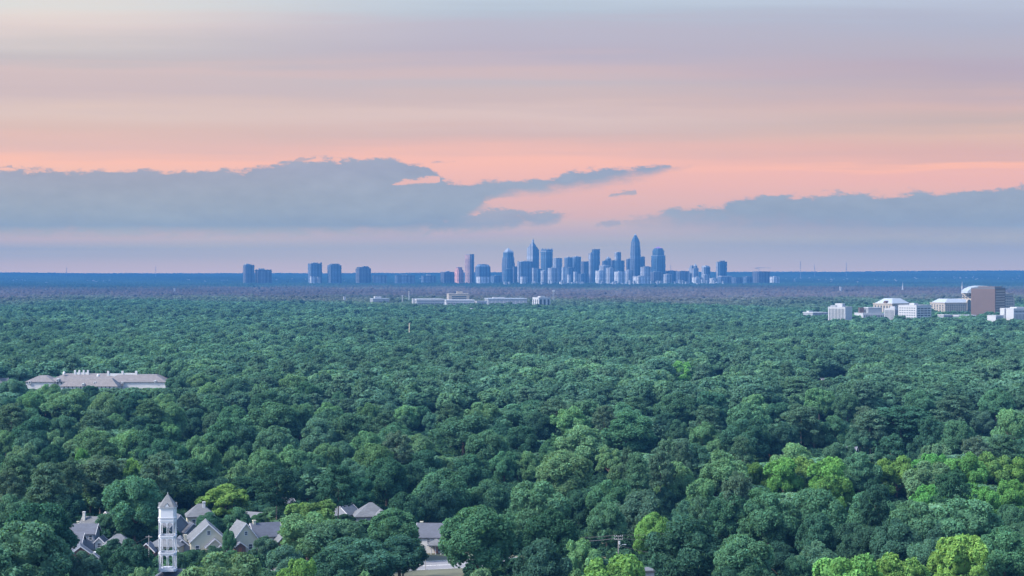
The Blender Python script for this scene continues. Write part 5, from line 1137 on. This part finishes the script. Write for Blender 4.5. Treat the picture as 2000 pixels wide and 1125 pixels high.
for X, Y, u in cand:
    while ci < len(covers) and covers[ci][0] <= Y:
        _, px_, w_, py_ = covers[ci]; a, b = hidden_cols(px_, w_); top[a:b] = np.minimum(top[a:b], py_); ci += 1
    d2 = (cl_arr[:, 0] - X) ** 2 + (cl_arr[:, 1] - Y) ** 2
    if (d2 < cl_arr[:, 2] ** 2).any(): continue
    # open ground in front of the mid-distance buildings
    if ((np.abs(cl_arr[:, 0] - X) < cl_arr[:, 2]) & (cl_arr[:, 1] - Y > 0) & (cl_arr[:, 1] - Y < 45) & (cl_arr[:, 1] > 1300)).any(): continue
    if Y < 1700 and (on_road(X, Y) or on_lane(X, Y, 2.0) or in_disc(X, Y, 4.0)): continue
    k, c = pick(u, X, Y)
    H = {'o': 19, 'd': 18, 't': 19, 'm': 18, 'p': 21.5}[k] * (0.78 + 0.4 * u[2]); Wd = {'o': 21.5, 'd': 16.5, 't': 17.5, 'm': 17, 'p': 13.5}[k] * (0.82 + 0.4 * u[3])
    if Y < 1700:
        dx2 = (bx[:, 0] - X) ** 2 + (bx[:, 1] - Y) ** 2
        if (dx2 < (4.5) ** 2).any(): continue
    px, py = PX(X, Y), PY(H, Y); wpx = Wd / Y * F
    if Y < NEARY:
        a, b = hidden_cols(px, wpx)
        if a >= b: continue
        need = top[a:b].max()                       # lowest cover over its columns
        if py < need:
            # would show: shrink it until hidden, or let it stand as one of the counted trees where the wood is open
            inview = -20 < px < 2020
            sp_ok = True
            bh = bx[bx[:, 1] > Y]
            ov = (bh[:, 2] < px + wpx * 0.4) & (bh[:, 3] > px - wpx * 0.4) & (py < bh[:, 4] + bh[:, 5] * 0.72) & (py + wpx > bh[:, 4])
            hv = hbx[hbx[:, 1] > Y]; oh = (hv[:, 3] < px + wpx * 0.5) & (hv[:, 4] > px - wpx * 0.5) & (py < hv[:, 5] + 62) if len(hv) else np.array([False])
            if not inview or ov.any() or oh.any() or len(TREES) >= NMAX or (np.median(top[a:b]) - py) < 14 or Y > 1000:
                Hn = CAMZ - (need - HY) / F * Y
                if Hn < 3.5 or need > 1200: 
                    if inview or Hn < 3.5: continue
                else: H = min(H, Hn)
                if H < 0.55 * Wd: Wd = H / 0.55
                MASS.append((X, Y, H, Wd, k, c, u)); continue
            TREES.append(dict(px=px, py=py, w=wpx, k=k, c=c, X=X, Y=Y, H=H, W=Wd, hand=False)); NAUTO += 1
            top[a:b] = np.minimum(top[a:b], py + wpx * 0.15)
            bx = np.vstack([bx, [X, Y, px - wpx / 2, px + wpx / 2, py, wpx]]); continue
        MASS.append((X, Y, H, Wd, k, c, u)); continue
    if Y < 1700:
        # keep the hand-read crowns clear
        bh = bx[(bx[:, 1] > Y)]
        fr = np.where((np.abs(bh[:, 2] + bh[:, 5] / 2 - 1332) < 2) & (bh[:, 4] == 704), 1.0, 0.5)
        ov = (bh[:, 2] < px + wpx * 0.35) & (bh[:, 3] > px - wpx * 0.35) & (py < bh[:, 4] + bh[:, 5] * fr) & (py + wpx > bh[:, 4])
        if ov.any():
            lim = (bh[ov][:, 4] + bh[ov][:, 5] * fr[ov]).max(); H2 = CAMZ - (lim - HY) / F * Y
            if H2 < 6: continue
            H = min(H, H2); Wd = min(Wd, H)
        hv = hbx[hbx[:, 1] > Y]
        if len(hv) and ((hv[:, 3] < px + wpx * 0.5) & (hv[:, 4] > px - wpx * 0.5) & (py < hv[:, 5] + 16) & (hv[:, 1] - Y < 260)).any(): continue
    if 1000 < Y < 1350:
        mxp = (20 < px < 352)
        if mxp and py < 761: H = min(H, CAMZ - (761 - HY) / F * Y); 
        if H < 5: continue
        Wd = min(Wd, H * 1.1)
    MASS.append((X, Y, H, Wd, k, c, u))
print('individual trees', len(TREES), 'auto', NAUTO, 'mass', len(MASS))

# labels from what each tree stands beside
MARKS = [('white bell tower', 327, 1040), ('nested-gable cream house', 405, 1048), ('winged cream house', 486, 1050), ('low hip-roofed house', 231, 1060), ('carport house', 163, 1085), ('grey stepped-roof house', 160, 1040),
         ('wide pale hip roof', 722, 998), ('porch house', 846, 1055), ('road', 800, 1112), ('crossarmed utility pole', 1208, 1055), ('left lower corner', 0, 1110), ('right lower corner', 2000, 1110),
         ('lone roof by the pine', 1660, 873), ('right end of the maple belt', 2000, 890), ('left photo edge', 0, 870), ('long mansion', 180, 745), ('lone mid-wood maple', 1332, 715), ('middle of the lower edge', 1000, 1120),
         ('yellow-green maple belt', 1752, 895), ('right photo edge', 2000, 780), ('pinkish glimpsed wall', 1614, 745), ('left edge below the mansion', 0, 790)]
def bearing(dx, dy):
    h = '' if abs(dx) < 0.4 * abs(dy) else ('left' if dx < 0 else 'right'); v = '' if abs(dy) < 0.4 * abs(dx) else ('behind' if dy < 0 else 'in front')
    if v and h: return v + ' and ' + h + ' of'
    return {'left': 'left of', 'right': 'right of', 'behind': 'behind', 'in front': 'in front of', '': 'at'}[v or h]
MANUAL = {(1332, 704): 'lone bright yellow-green maple standing out in the middle of the woods', (1200, 1080): 'round pale yellow-green maple at the lower edge under the utility pole', (262, 927): 'big round mid green oak just left of the bell tower spire',
          (440, 945): 'bright yellow-green maple towering over the cream gabled houses', (1335, 1003): 'very broad dark green oak right of the utility pole', (1760, 790): 'tallest dark pine, its bare pale trunk showing in a gap', (50, 1016): 'huge oak filling the left lower corner',
          (935, 985): 'massive mid green oak overhanging the road right of the porch house', (1415, 878): 'pale feathery elm with a soft round top left of the yellow-green belt', (787, 1071): 'grey-green feathery elm standing before the road', (1628, 810): 'dark upright egg-shaped tree left of the lone roof',
          (585, 1087): 'vivid yellow-green maple at the lower edge right of the cream houses', (207, 1074): 'small dark purple-green tree between carport house and hip-roofed house', (1880, 1041): 'yellow-olive maple sloping down at the right lower side', (1655, 1075): 'left half of the pair of broad yellow-green maples on the lower edge',
          (1757, 1080): 'right half of the pair of broad yellow-green maples on the lower edge', (1060, 1051): 'clumpy dark green oak left of the pale maple under the pole', (437, 1076): 'light clumpy oak in front of the nested-gable cream house', (1752, 888): 'brightest yellow-green maple in the belt at right'}
used = {}
for t in TREES:
    mk = MANUAL.get((t['px'], t['py']))
    if mk: t['label'] = mk; continue
    best = sorted(((abs(t['px'] - m[1]) ** 2 + (1.6 * (t['py'] + t['w'] * 0.3 - m[2])) ** 2) ** 0.5, m) for m in MARKS)[0]
    size = 'huge' if t['W'] > 19 else 'broad' if t['W'] > 15.5 else 'small' if t['W'] < 8.5 else 'slender' if t['H'] > 1.6 * t['W'] else ''
    look = (size + ' ' if size else '') + CNAME[t['c']] + ' ' + KNAME[t['k']][1]
    rel = bearing(t['px'] - best[1][1], (t['py'] + t['w'] * 0.3 - best[1][2]) * 1.6) + ' the ' + best[1][0]
    used.setdefault((look, rel), []).append((best[0], t))
ORD = ['nearest', 'second-nearest', 'third-nearest', 'fourth-nearest', 'fifth-nearest', 'sixth-nearest', 'seventh-nearest', 'eighth-nearest', 'ninth-nearest', 'tenth-nearest', 'eleventh-nearest', 'twelfth-nearest']
for (look, rel), lst in used.items():
    lst.sort(key=lambda q: q[0])
    for i, (_, t) in enumerate(lst): t['label'] = (look + ' ' + rel) if len(lst) == 1 else (ORD[i] + ' ' + look + ' ' + rel)
first = {}
for i, t in enumerate(TREES):
    nm, _ = KNAME[t['k']]; kind = KINDS[t['k']]; vs = NEAR[kind]; cm, tm, zt_, wd_ = vs[(i * 7 + int(t['px'])) % len(vs)]
    r = empty(nm, (t['X'], t['Y'], 0), rf.uniform(0, 6.28), t['label'], 'tree', 'trees of the near woodland')
    sx = t['W'] / wd_; sz = t['H'] / zt_
    base = TINT[t['c']]; base = [v * (0.75 + 0.45 * rf.random()) if t['c'] == 'Y' and q == 0 else v for q, v in enumerate(base)]; j = rf.normal(size=3) * 0.04; jb = 1 + rf.normal() * 0.10
    jb = 1.5 if (t['px'], t['py']) == (1332, 704) else jb; tint = [max(0.005, base[q] * jb * (1 + j[q])) for q in range(3)]
    for nm2, me in (('trunk', tm), ('crown', cm)):
        o = bpy.data.objects.new(nm2, me); COL.objects.link(o); o.parent = r; o.scale = (sx * rf.uniform(0.94, 1.06), sx * rf.uniform(0.94, 1.06), sz) if nm2 == 'crown' else (sx, sx, sz)
        if nm2 == 'crown': o['tint'] = tint

# --- the mass of the wood as one object: points carrying small trees
def proto_coll(name, items):
    c = bpy.data.collections.new(name)
    for i, me in enumerate(items): c.objects.link(bpy.data.objects.new('%s_tree.%03d' % (name, i), me))
    return c
def fwd(kind, seed, n, size, jit):
    ch = crown_chunks(kind, seed, n, size, jit=jit); mb = trunk_chunk(kind, None, 5); v = np.array(mb.v)
    q = [f for f in mb.f if len(f) == 4]; ch.append((v, np.array(q), np.tile([1.0, 1, 1, 1], (len(q), 1)), 1))
    return make_mesh('woodland_tree', ch, [LEAF, PINEBARK if kind == 'pine' else BARK])
order = ['oak', 'oak', 'oak', 'dense', 'dense', 'elm', 'elm', 'maple', 'maple', 'pine', 'pine', 'pine']
slot = {'o': (0, 3), 'd': (3, 2), 't': (5, 2), 'm': (7, 2), 'p': (9, 3)}
MID = proto_coll('midwood', [fwd(k, 900 + i, 4200, 0.85, 0.75) for i, k in enumerate(order)])
FAR = proto_coll('farwood', [fwd(k, 950 + i, 1500, 1.5, 0.4) for i, k in enumerate(order)])

def instancer(name, pts, rot, scl, pid, tint, coll, label):
    me = bpy.data.meshes.new(name); N = len(pts)
    me.vertices.add(N); me.vertices.foreach_set('co', np.asarray(pts, np.float32).ravel())
    for an, ty, key, arr in (('rot', 'FLOAT_VECTOR', 'vector', rot), ('scl', 'FLOAT_VECTOR', 'vector', scl), ('pid', 'INT', 'value', pid), ('tint', 'FLOAT_COLOR', 'color', tint)):
        a = me.attributes.new(an, ty, 'POINT'); a.data.foreach_set(key, np.asarray(arr, np.int32 if ty == 'INT' else np.float32).ravel())
    o = bpy.data.objects.new(name, me); COL.objects.link(o); tag(o, label, 'woodland', kind='stuff')
    gt = bpy.data.node_groups.new(name, 'GeometryNodeTree')
    gt.interface.new_socket('Geometry', in_out='INPUT', socket_type='NodeSocketGeometry'); gt.interface.new_socket('Geometry', in_out='OUTPUT', socket_type='NodeSocketGeometry')
    gi = gt.nodes.new('NodeGroupInput'); go = gt.nodes.new('NodeGroupOutput'); ip = gt.nodes.new('GeometryNodeInstanceOnPoints')
    ci_ = gt.nodes.new('GeometryNodeCollectionInfo'); ci_.inputs[0].default_value = coll; ci_.inputs[1].default_value = True; ci_.inputs[2].default_value = True
    def attr(nm, ty):
        a = gt.nodes.new('GeometryNodeInputNamedAttribute'); a.data_type = ty; a.inputs[0].default_value = nm; return a.outputs[0]
    L = gt.links.new
    L(gi.outputs[0], ip.inputs['Points']); L(ci_.outputs[0], ip.inputs['Instance']); ip.inputs['Pick Instance'].default_value = True
    L(attr('pid', 'INT'), ip.inputs['Instance Index']); L(attr('rot', 'FLOAT_VECTOR'), ip.inputs['Rotation']); L(attr('scl', 'FLOAT_VECTOR'), ip.inputs['Scale'])
    L(ip.outputs[0], go.inputs[0]); md = o.modifiers.new('trees', 'NODES'); md.node_group = gt
    return o
def grove(X, Y):
    """-1..1: stands of darker and paler trees a few hundred metres across"""
    a = math.sin(X / 61 + 1.3 * math.sin(Y / 170 + 0.6)) + math.sin(Y / 105 + X / 240 + 1.9) + math.sin((X + 1.7 * Y) / 190 + 0.8 * math.sin(X / 120)) + 0.7 * math.sin(X / 33 + Y / 71)
    return max(-1.0, min(1.0, a / 2.2))
def mauve_haze_share(X, Y):
    """share of haze mauve put into the leaf colour: a ragged belt before the city"""
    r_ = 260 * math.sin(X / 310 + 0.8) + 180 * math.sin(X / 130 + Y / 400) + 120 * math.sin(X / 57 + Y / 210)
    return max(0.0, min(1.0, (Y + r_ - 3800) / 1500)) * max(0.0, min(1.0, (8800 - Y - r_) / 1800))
def mass_object(name, rows, coll, label):
    pts, rot, scl, pid, tin = [], [], [], [], []
    for X, Y, H, Wd, k, c, u in rows:
        hs = 1 + 0.14 * grove(X * 0.8 + 300, Y * 0.8) if Y > 1500 else 1.0; H *= hs; pts.append((X, Y, 0)); rot.append((0, 0, u[4] * 6.28)); scl.append((Wd / 14.6, Wd / 14.6, H / (20.0 if k == 'p' else 18.6))); s0, sn = slot[k]; pid.append(s0 + int(u[2] * 977) % sn)
        b = TINT[c]; gv = grove(X, Y); jb = (1.06 + 0.24 * (u[3] - 0.5)) * (1 + 0.20 * gv)
        m_ = mauve_haze_share(X, Y); mv = (0.118, 0.104, 0.106)  # mauve of the distant haze, mixed into the leaf tint
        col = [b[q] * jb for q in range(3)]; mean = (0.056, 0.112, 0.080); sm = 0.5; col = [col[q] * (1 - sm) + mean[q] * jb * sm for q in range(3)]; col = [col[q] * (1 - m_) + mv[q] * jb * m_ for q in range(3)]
        tin.append((*col, 1))
    return instancer(name, pts, rot, scl, pid, tin, coll, label)
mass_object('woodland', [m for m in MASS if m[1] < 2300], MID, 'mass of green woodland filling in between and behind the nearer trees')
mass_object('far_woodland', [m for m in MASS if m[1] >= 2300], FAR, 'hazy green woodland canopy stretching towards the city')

# low shrubs so that no bare ground shows between the trunks
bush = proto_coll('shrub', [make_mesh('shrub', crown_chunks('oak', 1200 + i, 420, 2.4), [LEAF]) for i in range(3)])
rows = []; ru = np.random.default_rng(11)
Yb = 425.0
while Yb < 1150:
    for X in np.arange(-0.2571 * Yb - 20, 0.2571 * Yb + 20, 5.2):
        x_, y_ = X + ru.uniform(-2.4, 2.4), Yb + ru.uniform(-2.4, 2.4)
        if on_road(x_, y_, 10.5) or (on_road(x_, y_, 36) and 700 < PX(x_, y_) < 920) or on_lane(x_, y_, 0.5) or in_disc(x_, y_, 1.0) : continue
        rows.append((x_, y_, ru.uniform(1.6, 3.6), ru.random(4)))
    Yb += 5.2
pts = [(a, b, -0.55 * h) for a, b, h, u in rows]; k3 = [h / 12.0 for a, b, h, u in rows]
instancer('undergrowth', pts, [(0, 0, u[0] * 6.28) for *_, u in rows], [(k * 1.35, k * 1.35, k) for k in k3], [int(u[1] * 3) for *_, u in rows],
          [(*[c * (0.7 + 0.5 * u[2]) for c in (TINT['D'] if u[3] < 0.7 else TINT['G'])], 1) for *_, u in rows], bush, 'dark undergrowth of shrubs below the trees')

# distant canopy: plots of small crowns
def plot(seed, size, n):
    r = np.random.default_rng(seed); ch = []; iv, if_ = ICO1
    g = int(math.sqrt(n)); st = size / g
    for a in range(g):
        for b in range(g):
            c = np.array([(a + 0.5) * st - size / 2 + r.uniform(-0.4, 0.4) * st, (b + 0.5) * st - size / 2 + r.uniform(-0.4, 0.4) * st, r.uniform(11, 14)]); wd = st * r.uniform(0.6, 0.9)
            v = iv * np.array([wd, wd, r.uniform(5, 8)]) * (1 + 0.22 * r.normal(size=(len(iv), 1))) + c
            q = r.uniform(0.88, 1.12); hu = r.normal() * 0.05; ch.append((v, if_, np.tile([q * (1 + hu), q, q * (1 - hu * 0.5), 1.0], (len(if_), 1)), 0))
    return make_mesh('canopy_plot', ch, [LEAF])
PL = proto_coll('canopy', [plot(3000 + i, 130.0, 100) for i in range(6)])
pts, rot, scl, pid, tin = [], [], [], [], []; rp = np.random.default_rng(31); Y = 4950.0
hb2 = cl_arr[(cl_arr[:, 1] > 4800)]
while Y < 19800:
    st = 112.0 if Y < 12000 else 118.0
    half = 0.2571 * Y * 1.08 + 120
    for X in np.arange(-half, half, st):
        x_, y_ = X + rp.uniform(-8, 8), Y + rp.uniform(-8, 8)
        pts.append((x_, y_, float(hill(x_, y_)))); rot.append((0, 0, rp.integers(0, 4) * 1.5708)); s = rp.uniform(0.95, 1.12); scl.append((s, s, rp.uniform(0.85, 1.25))); pid.append(rp.integers(0, 6))
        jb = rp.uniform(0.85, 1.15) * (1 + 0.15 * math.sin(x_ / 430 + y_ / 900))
        m_ = mauve_haze_share(x_, y_)
        a = (0.050, 0.100, 0.065); b = (0.076, 0.070, 0.074)  # green crowns, and the haze mauve painted over them
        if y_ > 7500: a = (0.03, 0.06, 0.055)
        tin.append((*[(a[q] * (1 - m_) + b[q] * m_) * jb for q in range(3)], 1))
    Y += st
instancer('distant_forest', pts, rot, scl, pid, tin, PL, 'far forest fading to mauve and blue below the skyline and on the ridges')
